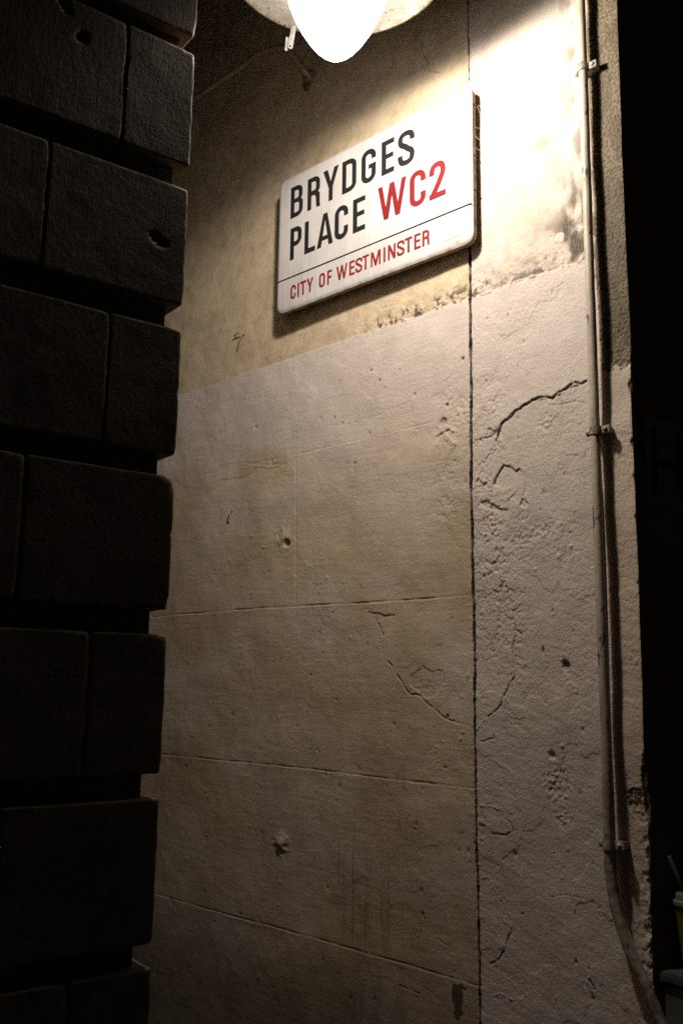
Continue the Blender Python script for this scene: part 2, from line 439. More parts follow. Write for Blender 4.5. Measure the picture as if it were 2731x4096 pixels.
    def ledge(pts, step, reach=.03, dark=.0, amp=.002, seed=1, side=1):
        """a scab of render whose edge stands proud: a step falling off away from the edge"""
        p = wiggle(pts, amp, 3, seed)
        m, D, sd, T = poly_dist(Y, Z, p, reach*3)
        k = sstep(0, .06, T)*sstep(1, .94, T)
        s = sstep(-.0012, .0012, D*sd*side)
        H[m] += step*s*np.exp(-D/reach)*k
        CRK[m] += dark*np.exp(-(D/.0018)**2)*k
    for k_, (za, y0, y1, dep) in enumerate(((2.2585, .459, 1.62, .0022), (1.782, .452, 1.9, .0034), (1.310, .450, 1.9, .0030), (.858, .447, 2.0, .0034))):
        groove([(y, za+.002*math.sin(y*5+k_)) for y in np.linspace(y0, y1, 12)], .0026, dep*(.45 if k_ == 0 else .8), .0014 if k_ == 0 else .0032, .06, .0010, 80+k_, False, side=-1, ws=1.)
    for px, a, b, dep in ((1184, 1815, 2429, .0026), (699, 2480, 3030, .0012), (690, 3580, 4096, .0013), (1186, 3090, 3720, .0008), (1110, 240, 660, .0016)):
        groove(wall_yz([(px, a), (px+.003*(b-a), b)]), .0024, dep, .0007, .1, .0006, px, True)
    # cracks and scabs, each where it stands on the wall
    groove(wall_yz([(2353, 1519), (2330, 1534), (2305, 1531), (2270, 1554), (2212, 1594), (2180, 1588), (2130, 1600), (2095, 1622), (2060, 1645), (2040, 1672), (2005, 1695), (1990, 1735), (1984, 1790)]), .0030, .0085, .0022, 1., .004, 101, True, side=1)
    ledge(wall_yz([(2353, 1519), (2330, 1534), (2270, 1554), (2212, 1594), (2130, 1600), (2060, 1645), (2005, 1695), (1990, 1735)]), .0034, .05, 0, .003, 102, 1)
    groove(wall_yz([(2350, 1618), (2300, 1606), (2240, 1618), (2190, 1624)]), .0018, .002, .0012, .3, .002, 103)
    ledge(wall_yz([(1895, 1760), (1940, 1748), (1972, 1736), (1995, 1710)]), -.0022, .03, .3, .003, 104, 1)
    ledge(wall_yz([(1968, 1945), (1985, 1905), (2005, 1872), (2012, 1858), (2040, 1864), (2065, 1886), (2078, 1870)]), -.0040, .028, .75, .002, 105, 1)
    ledge(wall_yz([(1904, 1932), (1913, 1912), (1935, 1937), (1950, 1930)]), -.0030, .02, .7, .002, 106, 1)
    groove(wall_yz([(1952, 1966), (1970, 1968), (1972, 1958)]), .0024, .004, .002, .7, .001, 107)
    ledge(wall_yz([(1920, 2013), (1945, 2003), (1980, 2020), (2010, 2037), (2040, 2040)]), -.0030, .03, .5, .003, 108, 1)
    ledge(wall_yz([(2030, 2008), (2044, 1990), (2036, 2004)]), -.003, .02, .8, .002, 109)
    ledge(wall_yz([(2080, 2026), (2092, 1994), (2112, 2010), (2118, 2020)]), -.0030, .02, .6, .002, 110, 1)
    groove(wall_yz([(1900, 2230), (1930, 2275), (1970, 2300), (1998, 2305)]), .0018, -.0012, .0008, .1, .003, 111)
    groove(wall_yz([(2004, 2318), (2008, 2345), (2004, 2370)]), .0028, .004, .0014, .6, .003, 112)
    groove(wall_yz([(2050, 2490), (2062, 2515), (2085, 2535), (2055, 2550), (2050, 2580), (2052, 2640)]), .0022, .0032, .0012, .6, .003, 113)
    groove(wall_yz([(2062, 2695), (2035, 2740), (2020, 2775), (2005, 2820), (1975, 2850), (1950, 2872)]), .0024, .0045, .0012, .7, .003, 114)
    groove(wall_yz([(1950, 2872), (1920, 2905), (1905, 2925)]), .0022, -.0018, .0005, 0, .002, 115)
    groove(wall_yz([(1505, 2480), (1520, 2510), (1535, 2550)]), .0040, .0028, 0, .3, .002, 116)
    groove(wall_yz([(1538, 2640), (1560, 2655), (1578, 2690), (1600, 2720), (1620, 2755), (1640, 2778), (1680, 2782), (1705, 2810), (1735, 2835), (1775, 2868), (1830, 2890), (1900, 2915)]), .0024, .0042, .001, .65, .003, 117)
    ledge(wall_yz([(1470, 2445), (1500, 2450), (1540, 2462), (1580, 2460)]), -.0026, .03, .3, .003, 118)
    groove(wall_yz([(1920, 2966), (1955, 2958), (1980, 2954), (1976, 2936)]), .0024, .0036, .0014, .6, .002, 119)
    groove(wall_yz([(1916, 3220), (1945, 3222), (1990, 3232), (2014, 3236)]), .0020, -.0020, .0006, 0, .003, 120)
    groove(wall_yz([(2025, 3272), (2050, 3300), (2058, 3320), (2035, 3334), (2030, 3342), (1990, 3335), (1955, 3332)]), .0024, .0034, .001, .5, .003, 121)
    ledge(wall_yz([(1916, 3292), (1945, 3300), (1945, 3340), (1925, 3350)]), -.002, .02, .2, .002, 122)
    groove(wall_yz([(1920, 3518), (1952, 3506), (1975, 3550), (1992, 3590)]), .0016, -.0018, .0005, 0, .002, 123)
    groove(wall_yz([(2002, 3650), (2018, 3690), (2050, 3708)]), .0018, -.0018, .0005, 0, .002, 124)
    groove(wall_yz([(2045, 3725), (2028, 3760), (2016, 3800), (2000, 3830), (1975, 3850), (1950, 3860)]), .0022, .0036, .001, .55, .003, 125)
    groove(wall_yz([(1960, 3985), (2000, 3975), (2050, 4000), (2095, 3996)]), .0022, -.002, .001, .1, .003, 126)
    groove(wall_yz([(2355, 3915), (2370, 3940), (2380, 3960)]), .0035, .0045, .001, .8, .002, 127)
    groove(wall_yz([(1745, 3756), (1795, 3784)]), .0020, .0022, .0005, .5, .002, 128)
    groove(wall_yz([(1580, 3935), (1640, 3960), (1680, 3974)]), .0020, .0022, .0005, .5, .002, 129)
    groove(wall_yz([(1677, 90), (1681, 150), (1690, 210), (1706, 240), (1716, 280), (1745, 288), (1768, 294)]), .0016, .0035, .0006, .9, .004, 130)
    groove(wall_yz([(1700, 265), (1688, 300), (1674, 342)]), .0016, .003, .0008, .8, .003, 131)
    groove(wall_yz([(1935, 20), (1900, 80), (1870, 120), (1845, 170), (1820, 225)]), .0012, .0022, .0003, .6, .003, 132)
    groove(wall_yz([(1290, 1300), (1235, 1330), (1180, 1352), (1090, 1330)]), .0014, .001, .0003, .1, .002, 133)
    groove(wall_yz([(892, 1330), (950, 1312), (1010, 1290), (1085, 1258)]), .0016, .0016, .0006, .4, .001, 134)
    groove(wall_yz([(725, 1395), (790, 1375), (870, 1345)]), .0014, .0012, .0004, .15, .001, 135)
    groove(wall_yz([(850, 1880), (960, 1850), (1090, 1860), (1160, 1855)]), .006, .0010, .0008, .08, .004, 136)
    ledge(wall_yz([(860, 1925), (920, 1915), (975, 1905), (1030, 1870), (1070, 1875), (1120, 1870)]), -.0013, .03, .06, .005, 137)
    ledge(wall_yz([(1760, 1690), (1800, 1712), (1780, 1725), (1810, 1760), (1830, 1780)]), .0045, .03, .2, .003, 138)
    groove(wall_yz([(1800, 1622), (1840, 1610), (1885, 1606)]), .0016, .0022, .0006, .4, .002, 139)
    for q_, ln in enumerate((
        [(1990, 1735), (1975, 1800), (1960, 1850), (1925, 1905)], [(1900, 2230), (1960, 2290), (2000, 2320), (2006, 2380), (2030, 2440), (2060, 2510), (2052, 2600), (2060, 2695)],
        [(2078, 1870), (2100, 1930), (2090, 1990)], [(2040, 2040), (2090, 2090), (2075, 2160), (2110, 2230)], [(1500, 2450), (1515, 2520), (1538, 2640)],
        [(2030, 3342), (2060, 3400), (2050, 3480)], [(1992, 3590), (2020, 3640), (2050, 3708), (2045, 3725)], [(1640, 2745), (1600, 2800), (1610, 2900)],
        [(2270, 1554), (2240, 1580), (2250, 1640), (2200, 1700)], [(1706, 240), (1740, 330), (1760, 420)], [(1750, 2900), (1745, 3000), (1765, 3100)], [(2200, 3590), (2280, 3580), (2340, 3600)],
        [(1180, 1352), (1300, 1316), (1420, 1270), (1560, 1222), (1700, 1180)], [(1300, 1705), (1420, 1690), (1560, 1640), (1640, 1600)])):
        groove(wall_yz(ln), .0014, .0016, .0006, .38, .005, 400+q_, True)
    flake = fbm(Y*26, Z*24, 4, 72)
    zone = np.exp(-((Y-.40)/.055)**2)*sstep(1.55, 1.75, Z)*sstep(2.42, 2.25, Z)+.7*np.exp(-((Y-.535)/.06)**2)*sstep(1.9, 2.0, Z)*sstep(2.5, 2.3, Z)
    zone += .6*np.exp(-((Y-.33)/.05)**2)*sstep(1.35, 1.45, Z)*sstep(2.0, 1.8, Z)
    fl = sstep(.12, .16, flake)-sstep(.44, .50, flake)*.6
    H -= .0019*zone*fl; H -= zone*.0010*np.abs(fbm(Y*85, Z*85, 3, 73))
    CRK += .30*zone*np.exp(-(np.abs(flake-.14)/.02)**2)
    # recessed scab beside the crack
    scab = wiggle(wall_yz([(1640, 2700), (1690, 2660), (1735, 2685), (1770, 2680), (1782, 2730), (1750, 2770), (1715, 2795), (1680, 2775), (1640, 2745), (1640, 2700)]), .004, 2, 150)
    k = in_poly(Y, Z, scab); H[k] -= .0016
    H[k] += .0006*fbm(Y[k]*120, Z[k]*120, 2, 151)
    # patches of coarse pitted render on the strip
    for cx, cy, rx, ry in ((1960, 2110, 34, 60), (2080, 2160, 45, 30), (2170, 2120, 40, 30), (2190, 1690, 30, 25), (2095, 2065, 18, 14), (2230, 3130, 40, 60), (1850, 1650, 40, 60), (2250, 3270, 30, 30)):
        cy_, cz_ = wall_pt(cx, cy)[1:]; ry_ = rx/960.; rz_ = ry/1100.
        q = np.exp(-(((Y-cy_)/ry_)**2+((Z-cz_)/rz_)**2)**2)
        H += q*(.0020*fbm(Y*95, Z*95, 3, int(cx))-.0012)
    # dents, plugs and holes
    def dent(px, py, r, depth, dark=0., sx=1., sz=1.):
        cy_, cz_ = wall_pt(px, py)[1:]
        m = np.flatnonzero((np.abs(Y-cy_) < r*4) & (np.abs(Z-cz_) < r*4))
        a = np.sqrt(((Y[m]-cy_)/sx)**2+((Z[m]-cz_)/sz)**2)*(1+.25*noise((Y[m]-cy_)/r*2, (Z[m]-cz_)/r*2, int(px)))
        q = np.exp(-(a/r)**4) if depth > 0 else np.exp(-(a/r)**2)
        H[m] -= depth*q
        CRK[m] += dark*np.exp(-(a/(r*.8))**2)
    dent(1138, 2150, .028, -.007); dent(1150, 2172, .012, .014, .95); dent(1125, 2140, .014, .003)
    dent(1128, 3372, .022, -.012); dent(1145, 3385, .008, .004, .4); dent(1110, 3385, .008, .004, .5); dent(1128, 3400, .012, .003, .35)
    dent(2262, 2665, .010, .007, .9); dent(2255, 2650, .007, .004, .5); dent(2170, 2602, .006, .004, .8, .6, 1.6)
    dent(2270, 2690, .006, .003, .5); dent(1483, 1482, .004, .004, 1.); dent(1596, 1478, .003, .003, 1.); dent(1850, 1435, .005, .005, .9)
    dent(1517, 1522, .004, .004, .7); dent(1022, 1708, .005, .004, .9); dent(1655, 1578, .005, .004, .3)
    dent(1770, 1692, .012, .005, .3); dent(1785, 1618, .004, .004, .9); dent(1010, 2145, .004, -.004); dent(1060, 2190, .004, -.003)
    dent(965, 2585, .005, -.002, .3); dent(1250, 2745, .004, -.002, .3); dent(1790, 2865, .005, .004, .8); dent(2208, 3020, .009, .005, .5)
    for k in range(240):                                        # small random knocks
        yy = rng.uniform(.1, 1.7); zz = rng.uniform(.7, 2.55); r_ = rng.uniform(.0015, .0045)
        m = np.flatnonzero((np.abs(Y-yy) < r_*4) & (np.abs(Z-zz) < r_*4))
        a = np.hypot(Y[m]-yy, (Z[m]-zz)/rng.uniform(.7, 1.8)); s_ = rng.choice((1, 1, 1, -1))
        q = np.exp(-(a/r_)**2); H[m] -= s_*r_*.7*q
        if s_ > 0: CRK[m] += rng.uniform(.2, .8)*q
    # corner: broken-out plaster low down
    bo = wiggle(wall_yz([(2500, 3180), (2540, 3150), (2575, 3165), (2600, 3190), (2605, 3290), (2570, 3300), (2545, 3280), (2520, 3235), (2500, 3180)]), .004, 2, 160)
    k = in_poly(Y, Z, bo); H[k] -= .005+.003*fbm(Y[k]*60, Z[k]*60, 3, 161); CRK[k] += .2; RUST[k] += .35
    ledge(wall_yz([(2495, 3190), (2520, 3165), (2548, 3150), (2556, 3162), (2585, 3168)]), .004, .008, 0, .002, 162, 1)
    for px, py in ((2585, 3360), (2590, 3420), (2580, 3500), (2590, 3560), (2595, 3650), (2590, 3720)):
        dent(px, py, rng.uniform(.006, .012), rng.uniform(.001, .003), rng.uniform(.1, .35))
    lowcorner = sstep(.045, .0, Y)*sstep(1.4, 1.0, Z)
    H += lowcorner*.0035*fbm(Y*55, Z*55, 3, 163)
    # a dark run of spilt tar and grime at the bottom of the last plate
    st = wiggle(wall_yz([(1808, 3935), (1842, 3935), (1866, 3948), (1860, 3960), (1845, 3958), (1848, 4000), (1842, 4030), (1848, 4060), (1830, 4085), (1812, 4060), (1812, 4020), (1803, 3990), (1808, 3935)]), .004, 2, 170)
    STAIN[in_poly(Y, Z, st)] = .85
    STAIN += .55*sstep(.60, .44, Z+.05*fbm(Y*9, Z*9, 3, 171))*(1-strip)*0
    # pale repairs in the bare render over the paint edge
    for cx, cy, r_ in ((1968, 985, .016), (2235, 950, .014), (2170, 1000, .010), (2110, 1010, .008)):
        cy_, cz_ = wall_pt(cx, cy)[1:]
        q = sstep(1.1, .8, np.hypot(Y-cy_, Z-cz_)/r_*(1+.3*fbm(Y*60, Z*60, 2, int(cx))))
        DIRT *= 1-q; PAINT = np.maximum(PAINT, q*.8); H += .0008*q
    cy_, cz_ = wall_pt(2168, 575)[1:]; q = sstep(1.1, .75, np.hypot((Y-cy_)/.028, (Z-cz_)/.017)*(1+.35*fbm(Y*50, Z*50, 2, 9)))
    DIRT += .45*q; H -= .001*q
    # the worn corner itself
    e = edge_profile(Z)
    d0 = np.clip(e-Y, 0, None)
    H -= d0*.45+.15*np.clip(.003-Y, 0, None)
    # side borders run flat to meet the plain continuation
    X = -H
    # rows are pulled in by half the eaten depth so that the outline is ragged
    Yd = Y+.75*e*np.exp(-(Y/.006)**2)
    V = np.stack([X, Yd, Z], -1)
    F = grid_faces(nr, nc)
    first = V.reshape(nr, nc, 3)[:, 0].copy()
    # plain continuation deeper into the alley, down to the ground and up
    base = len(V)
    ext = [(.006, 2.19, .42), (.006, 9., .42), (.006, 9., 4.28), (.006, 2.19, 4.28), (.006, .012, 0), (.006, 9., 0), (.006, 9, .425), (.006, .012, .425),
           (.006, .012, 4.275), (.006, 9., 4.275), (.006, 9., 7.), (.006, .012, 7.)]
    V = np.concatenate([V, np.array(ext)]); F = np.concatenate([F, base+np.arange(12).reshape(3, 4)])
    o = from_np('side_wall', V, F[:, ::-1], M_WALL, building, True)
    for nme, A in (('paint', PAINT), ('ochre', OCH), ('dirt', DIRT), ('stain', STAIN), ('rust', RUST), ('crack', CRK)):
        a = o.data.attributes.new(nme, 'FLOAT', 'POINT')
        A = np.concatenate([np.clip(A, 0, 1), np.zeros(12)])
        if nme == 'paint': A[base+4:base+8] = 1
        a.data.foreach_set('value', A.astype(np.float32))
    tag(o, 'cracked plaster wall, bare tan above a level edge and cream paint below')
    return first, zs
first, zs = build_side_wall()

def build_front():
    ss = np.concatenate([[0], np.linspace(.004, .30, 60), np.linspace(.33, 6, 30)])
    nr, nc = len(zs[::4]), len(ss); fr = first[::4]; zz = zs[::4]
    e0 = fr[:, :2]@FD[:2]
    Sg = np.maximum(ss[None, :], e0[:, None]+ss[None, :]*.2)
    Sg[:, 0] = e0
    d = .004*fbm(Sg*6, zz[:, None]*6+0*Sg, 4, 200)+.0012*fbm(Sg*50, zz[:, None]*50+0*Sg, 3, 201)
    d = d*sstep(0, .02, Sg)
    P = Sg[..., None]*FD + d[..., None]*FN
    P[..., 2] = zz[:, None]
    P[:, 0] = fr
    V = P.reshape(-1, 3); F = grid_faces(nr, nc)
    b = len(V)
    ext = [(0.006*FD+(0, 0, 0)), 6*FD, 6*FD+(0, 0, .425), .006*FD+(0, 0, .425), .006*FD+(0, 0, 4.27), 6*FD+(0, 0, 4.27), 6*FD+(0, 0, 7), .006*FD+(0, 0, 7)]
    V = np.concatenate([V, np.array([np.asarray(p, float) for p in ext])]); F = np.concatenate([F, b+np.arange(8).reshape(2, 4)])
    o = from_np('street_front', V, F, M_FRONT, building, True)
    tag(o, 'unlit dark street front right of the corner')
build_front()

# ================================================================== stone pier left of the alley
pier = empty('stone_pier')
tag(pier, 'dark rusticated stone pier of deep grooved blocks left of the alley', 'pier')
OFF = .30; SE = -.987; GR = .025
PP0 = -FN*OFF
def pier_pt(s, d, z):       # along the front, depth behind the front face, height
    return PP0 + FD*s - FN*d + np.array([0, 0, z])
def stone_block(s0, s1, z0, z1, depth, seed):
    bx, by, bz = (s1-s0)/2, depth/2, (z1-z0)/2
    c = .006 if 2.2 < z1 < 2.9 else .0125
    nx, ny, nz = max(6, int(2*bx/c)), 10, max(6, int(2*bz/c))
    def ticks(n, h):
        t = np.linspace(-1, 1, n)*h
        return np.unique(np.concatenate([t, [-h+.002, -h+.005, -h+.010, h-.010, h-.005, h-.002]]))
    tx, tz = ticks(nx, bx), ticks(nz, bz)
    ty = np.unique(np.concatenate([-by+np.array([0, .002, .005, .01, .02, .035, .06, .1, .2, .35]), [by]]))
    Vs, Fs = [], []; b = 0
    def add(A, B, fn, flip):
        nonlocal b
        a, q = np.meshgrid(A, B); P = fn(a.ravel(), q.ravel()); F = grid_faces(len(B), len(A))+b
        Vs.append(P); Fs.append(F[:, ::-1] if flip else F); b += len(P)
    st = lambda x, y, z: np.stack([x, y, z], -1)
    add(tx, tz, lambda a, q: st(a, 0*a-by, q), False)
    add(ty, tz, lambda a, q: st(0*a+bx, a, q), False)
    add(ty, tz, lambda a, q: st(0*a-bx, a, q), True)
    add(tx, ty, lambda a, q: st(a, q, 0*a+bz), False)
    add(tx, ty, lambda a, q: st(a, q, 0*a-bz), True)
    P = np.concatenate(Vs); F = np.concatenate(Fs)
    # rounded, chipped arrises: the radius varies along the edges
    t = P[:, 0]*7.1+P[:, 2]*9.7+P[:, 1]*5.3
    r = .0019+.0014*np.clip(fbm(t*3+seed, P[:, 2]*25+P[:, 1]*20, 3, seed), -.5, 1)
    r = r+.008*np.clip(fbm(P[:, 0]*26+seed*3.1, P[:, 2]*30+P[:, 1]*22, 3, seed+1)-.42, 0, 1)
    joint = sstep(.012, .0, np.minimum(bx-P[:, 0], bx+P[:, 0]) if s1 < SE-.01 else bx+P[:, 0])*(P[:, 1] < -by+.012)
    r = r+.0032*joint
    rr = random.Random(seed)
    for sx, sz in ((1, 1), (1, -1)):
        a = rr.choice((.002, .005, .009, .004))
        q = np.exp(-(np.hypot(P[:, 0]-sx*bx, P[:, 2]-sz*bz)/.022)**2)
        r = r+a*q
    B = np.array([bx, by, bz])
    C = np.clip(P, -(B-r[:, None]), B-r[:, None]); D = P-C
    L = np.linalg.norm(D, axis=1)+1e-9
    Q = np.where((L > r)[:, None], C+D/L[:, None]*r[:, None], P)
    # tooled, slightly billowing face
    f = sstep(0, .02, by+0*Q[:, 0]-np.abs(Q[:, 1]+by)-by+.02)
    Q[:, 1] += (Q[:, 1] < -by+.004)*(.0004*fbm(Q[:, 0]*7+seed, Q[:, 2]*7, 3, seed+5)+.00010*fbm(Q[:, 0]*40+seed, Q[:, 2]*40, 3, seed+6))
    Q[:, 0] += (Q[:, 0] > bx-.004)*(.0012*fbm(Q[:, 1]*30+seed, Q[:, 2]*30, 3, seed+7))
    mid = np.array([(s0+s1)/2, depth/2, (z0+z1)/2])
    W_ = PP0 + (Q[:, :1]+mid[0])*FD - (Q[:, 1:2]+mid[1])*FN
    W_[:, 2] = Q[:, 2]+mid[2]
    return W_, F
tops = [3.968, 3.678, 3.388, 3.098, 2.806, 2.508, 2.216, 1.928, 1.635, 1.349, 1.069, .78, .49, .20]
bots = [3.72, 3.430, 3.140, 2.843, 2.558, 2.266, 1.970, 1.680, 1.391, 1.107, .82, .53, .24, .0]
for k, (zt, zb) in enumerate(zip(tops, bots)):
    j = -1.132 if k % 2 == 0 else -1.266
    j2 = -1.70 if k % 2 == 0 else -1.56
    for q, (a, b_) in enumerate(((j-.0004, SE), (j2-.0004, j+.0004), (j2-.60, j2+.0004))):
        V, F = stone_block(a, b_, zb, zt, .55, 300+k*3+q)
        # knocks in the faces near the top, as found
        if k == 4 and q == 1:
            for s_, z_, r_, d_ in [(-1.222, 2.737, .009, .010)]+[(-1.290+.0035*i_, 2.832-.0052*i_, .004+.0025*math.sin(i_*.55+.4)**2, .006) for i_ in range(12)]:
                loc = V-PP0; s = loc@FD; near = np.exp(-(np.hypot(s-s_, V[:, 2]-z_)/r_*(1+.35*noise(s*160, V[:, 2]*160, 5)))**4)*((loc@FN) > -.01)
                V = V-FN*(near*d_)[:, None]
        if k == 5 and q == 0:
            for s_, z_, r_, d_ in ((-1.056, 2.390, .006, .006), (-1.050, 2.386, .006, .008), (-1.043, 2.380, .004, .006), (-1.034, 2.379, .005, .008)):
                loc = V-PP0; s = loc@FD; near = np.exp(-(np.hypot(s-s_, V[:, 2]-z_)/r_*(1+.35*noise(s*160, V[:, 2]*160, 5)))**4)*((loc@FN) > -.01)
                V = V-FN*(near*d_)[:, None]
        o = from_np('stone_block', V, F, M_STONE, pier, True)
        o.data.materials.append(M_RETURN)          # alley side: pale stone added to bounce lamp light onto the wall
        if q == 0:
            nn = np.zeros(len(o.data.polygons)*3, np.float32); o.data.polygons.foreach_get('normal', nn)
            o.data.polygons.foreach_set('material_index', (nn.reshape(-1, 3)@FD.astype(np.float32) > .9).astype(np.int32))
def prism(pts2d, z0, z1):
    n = len(pts2d); bm = bmesh.new()
    lo = [bm.verts.new((x, y, z0)) for x, y in pts2d]; hi = [bm.verts.new((x, y, z1)) for x, y in pts2d]
    bm.faces.new(lo); bm.faces.new(hi[::-1])
    for i in range(n): bm.faces.new((lo[i], lo[(i+1) % n], hi[(i+1) % n], hi[i]))
    return bm
core = [tuple(pier_pt(s, d, 0)[:2]) for s, d in ((SE-GR, GR), (SE-GR, 8.), (-6, 8.), (-6, GR))]
from_bm('joint_core', prism(core, 0, 5.2), M_CORE, pier)
upw = [tuple(pier_pt(s, d, 0)[:2]) for s, d in ((-2.32, .0), (-2.32, .02), (-6, .02), (-6, .0))]
from_bm('wall_face', prism(upw, 0, 5.2), M_STONE, pier)

# ================================================================== ground
def sheet(name, pts, mat, z):
    bm = bmesh.new(); bm.faces.new([bm.verts.new((x, y, z)) for x, y in pts])
    return tag(from_bm(name, bm, mat), kind='structure')
sheet('pavement', [(-60, -60), (60, -60), (60, 60), (-60, 60)], M_GROUND, 0)

# ================================================================== street sign
QC = np.array([-.055, .80088, 2.93857]); SW, SH, SA, SB = .7493, .45564, .025, .00381
KU, KV = 1.0296, 1.0057
ax0 = np.array([math.sin(SA), -math.cos(SA), 0.]); sn = np.array([-math.cos(SA), -math.sin(SA), 0.])
sax = math.cos(SB)*ax0+math.sin(SB)*np.array([0, 0, 1.]); sup = np.cross(sn, sax)
SO = QC-sax*SW*KU/2-sup*SH*KV/2          # lower left corner of the face
def sp(u, v, d=0.): return SO+sax*u*KU+sup*v*KV+sn*d
sign = empty('street_sign', tuple(QC-sn*.02))
tag(sign, 'white street name plate BRYDGES PLACE WC2 fixed to the alley wall', 'street sign')
def rrect(x0, y0, x1, y1, r, n=8):
    P = []
    for cx, cy, a in ((x1-r, y0+r, -90), (x1-r, y1-r, 0), (x0+r, y1-r, 90), (x0+r, y0+r, 180)):
        for k in range(n+1):
            t = math.radians(a+90*k/n); P.append((cx+r*math.cos(t), cy+r*math.sin(t)))
    return P
def slab(outlines, parent, name, mat, smooth=False):
    """rings of (points, depth) from front to back, skinned, first ring filled with a fine grid-like fan"""
    bm = bmesh.new(); rings = []
    for pts, d in outlines:
        rings.append([bm.verts.new(tuple(sp(u, v, d))) for u, v in pts])
    n = len(rings[0])
    for a, b_ in zip(rings, rings[1:]):
        for i in range(n): bm.faces.new((a[i], a[(i+1) % n], b_[(i+1) % n], b_[i]))
    bm.faces.new(rings[0]); bm.faces.new(rings[-1][::-1])
    return from_bm(name, bm, mat, parent, smooth)
# enamel face: fine grid clipped to the rounded outline so that rim grime can sit in the vertices
def sign_face():
    R = .026; nu, nv = 190, 116
    u = np.linspace(0, SW, nu); v = np.linspace(0, SH, nv); U, Vv = np.meshgrid(u, v); U = U.ravel(); Vv = Vv.ravel()
    cu = np.clip(U, R, SW-R); cv = np.clip(Vv, R, SH-R); du, dv = U-cu, Vv-cv; L = np.hypot(du, dv)+1e-9
    m = np.maximum(np.abs(du), np.abs(dv)); k = np.where((np.abs(du) > 0) & (np.abs(dv) > 0), m/L, 1)
    U2, V2 = cu+du*k, cv+dv*k
    # distance to the rim
    cu = np.clip(U2, R, SW-R); cv = np.clip(V2, R, SH-R)
    rim = np.clip(R-np.hypot(U2-cu, V2-cv), 0, R)
    d = -.0045*np.exp(-(rim/.005)**1.5)+.0004*fbm(U2*4, V2*4, 2, 400)
    P = SO+U2[:, None]*sax*KU+V2[:, None]*sup*KV+d[:, None]*sn
    o = from_np('plate', P, grid_faces(nv, nu), M_ENAMEL, sign, True)
    g = np.exp(-rim/.0035)*sstep(-.25, .6, fbm(U2*35, V2*35, 3, 401))*sstep(.25, .0, V2)*.8
    g += .25*np.exp(-rim/.004)*sstep(.0, .5, fbm(U2*28, V2*28, 3, 403))
    g += .35*np.exp(-rim/.005)*(U2 < .02)*sstep(.25, .0, V2)
    ru = np.exp(-(np.hypot(U2-.700, (V2-.012)*1.0)/.006)**2)*.9
    for nme, A in (('grime', g), ('rust', ru)):
        a = o.data.attributes.new(nme, 'FLOAT', 'POINT'); a.data.foreach_set('value', np.clip(A, 0, 1).astype(np.float32))
    tag(o, 'white enamel face with grime along its lower rim')
sign_face()
slab([(rrect(0, 0, SW, SH, .026), -.0046), (rrect(0, 0, SW, SH, .026), -.019), (rrect(.004, .004, SW-.004, SH-.004, .024), -.021)], sign, 'backing_board', M_BOARD)
# two battens hold the board off the wall
for u0 in (.10, .60):
    bm = bmesh.new()
    a = [sp(u0, .03, -.0205), sp(u0+.05, .03, -.0205), sp(u0+.05, SH-.03, -.0205), sp(u0, SH-.03, -.0205)]
    f = [bm.verts.new(tuple(p)) for p in a]; g = [bm.verts.new((.004, p[1], p[2])) for p in a]
    for i in range(4): bm.faces.new((f[i], f[(i+1) % 4], g[(i+1) % 4], g[i]))
    bm.faces.new(f); bm.faces.new(g[::-1])
    from_bm('batten', bm, M_BOARD, sign)
for v0 in (.40, .25, .15):
    bm = bmesh.new(); bmesh.ops.create_uvsphere(bm, u_segments=8, v_segments=6, radius=.0035)
    for v in bm.verts: v.co = Vector(sp(SW, v0, -.012))+v.co
    from_bm('side_screw', bm, M_HOLE, sign, True)

# --- lettering: a condensed grotesque drawn in units of the capital height
ST, TH = .160, .142
def arc(cx, cy, rx, ry, a0, a1, n=8):
    return [(cx+rx*math.cos(math.radians(a0+(a1-a0)*k/n)), cy+ry*math.sin(math.radians(a0+(a1-a0)*k/n))) for k in range(n+1)]
def spine(pts, w, n=6):
    P = [pts[0]]+list(pts)+[pts[-1]]; C = []
    for i in range(1, len(P)-2):
        p0, p1, p2, p3 = (np.array(P[i+k], float) for k in (-1, 0, 1, 2))
        for t in np.linspace(0, 1, n, endpoint=False):
            C.append(.5*((2*p1)+(-p0+p2)*t+(2*p0-5*p1+4*p2-p3)*t*t+(-p0+3*p1-3*p2+p3)*t**3))
    C.append(np.array(P[-2], float)); C = np.array(C)
    T = np.gradient(C, axis=0); T /= np.linalg.norm(T, axis=1)[:, None]+1e-9
    # strokes run slightly thinner where they lie flat
    ww = (w*np.abs(T[:, 1])+TH*1.02*np.abs(T[:, 0]))/(np.abs(T[:, 0])+np.abs(T[:, 1]))
    Nn = np.stack([-T[:, 1], T[:, 0]], -1)*ww[:, None]/2
    return [tuple(p) for p in C+Nn]+[tuple(p) for p in (C-Nn)[::-1]]
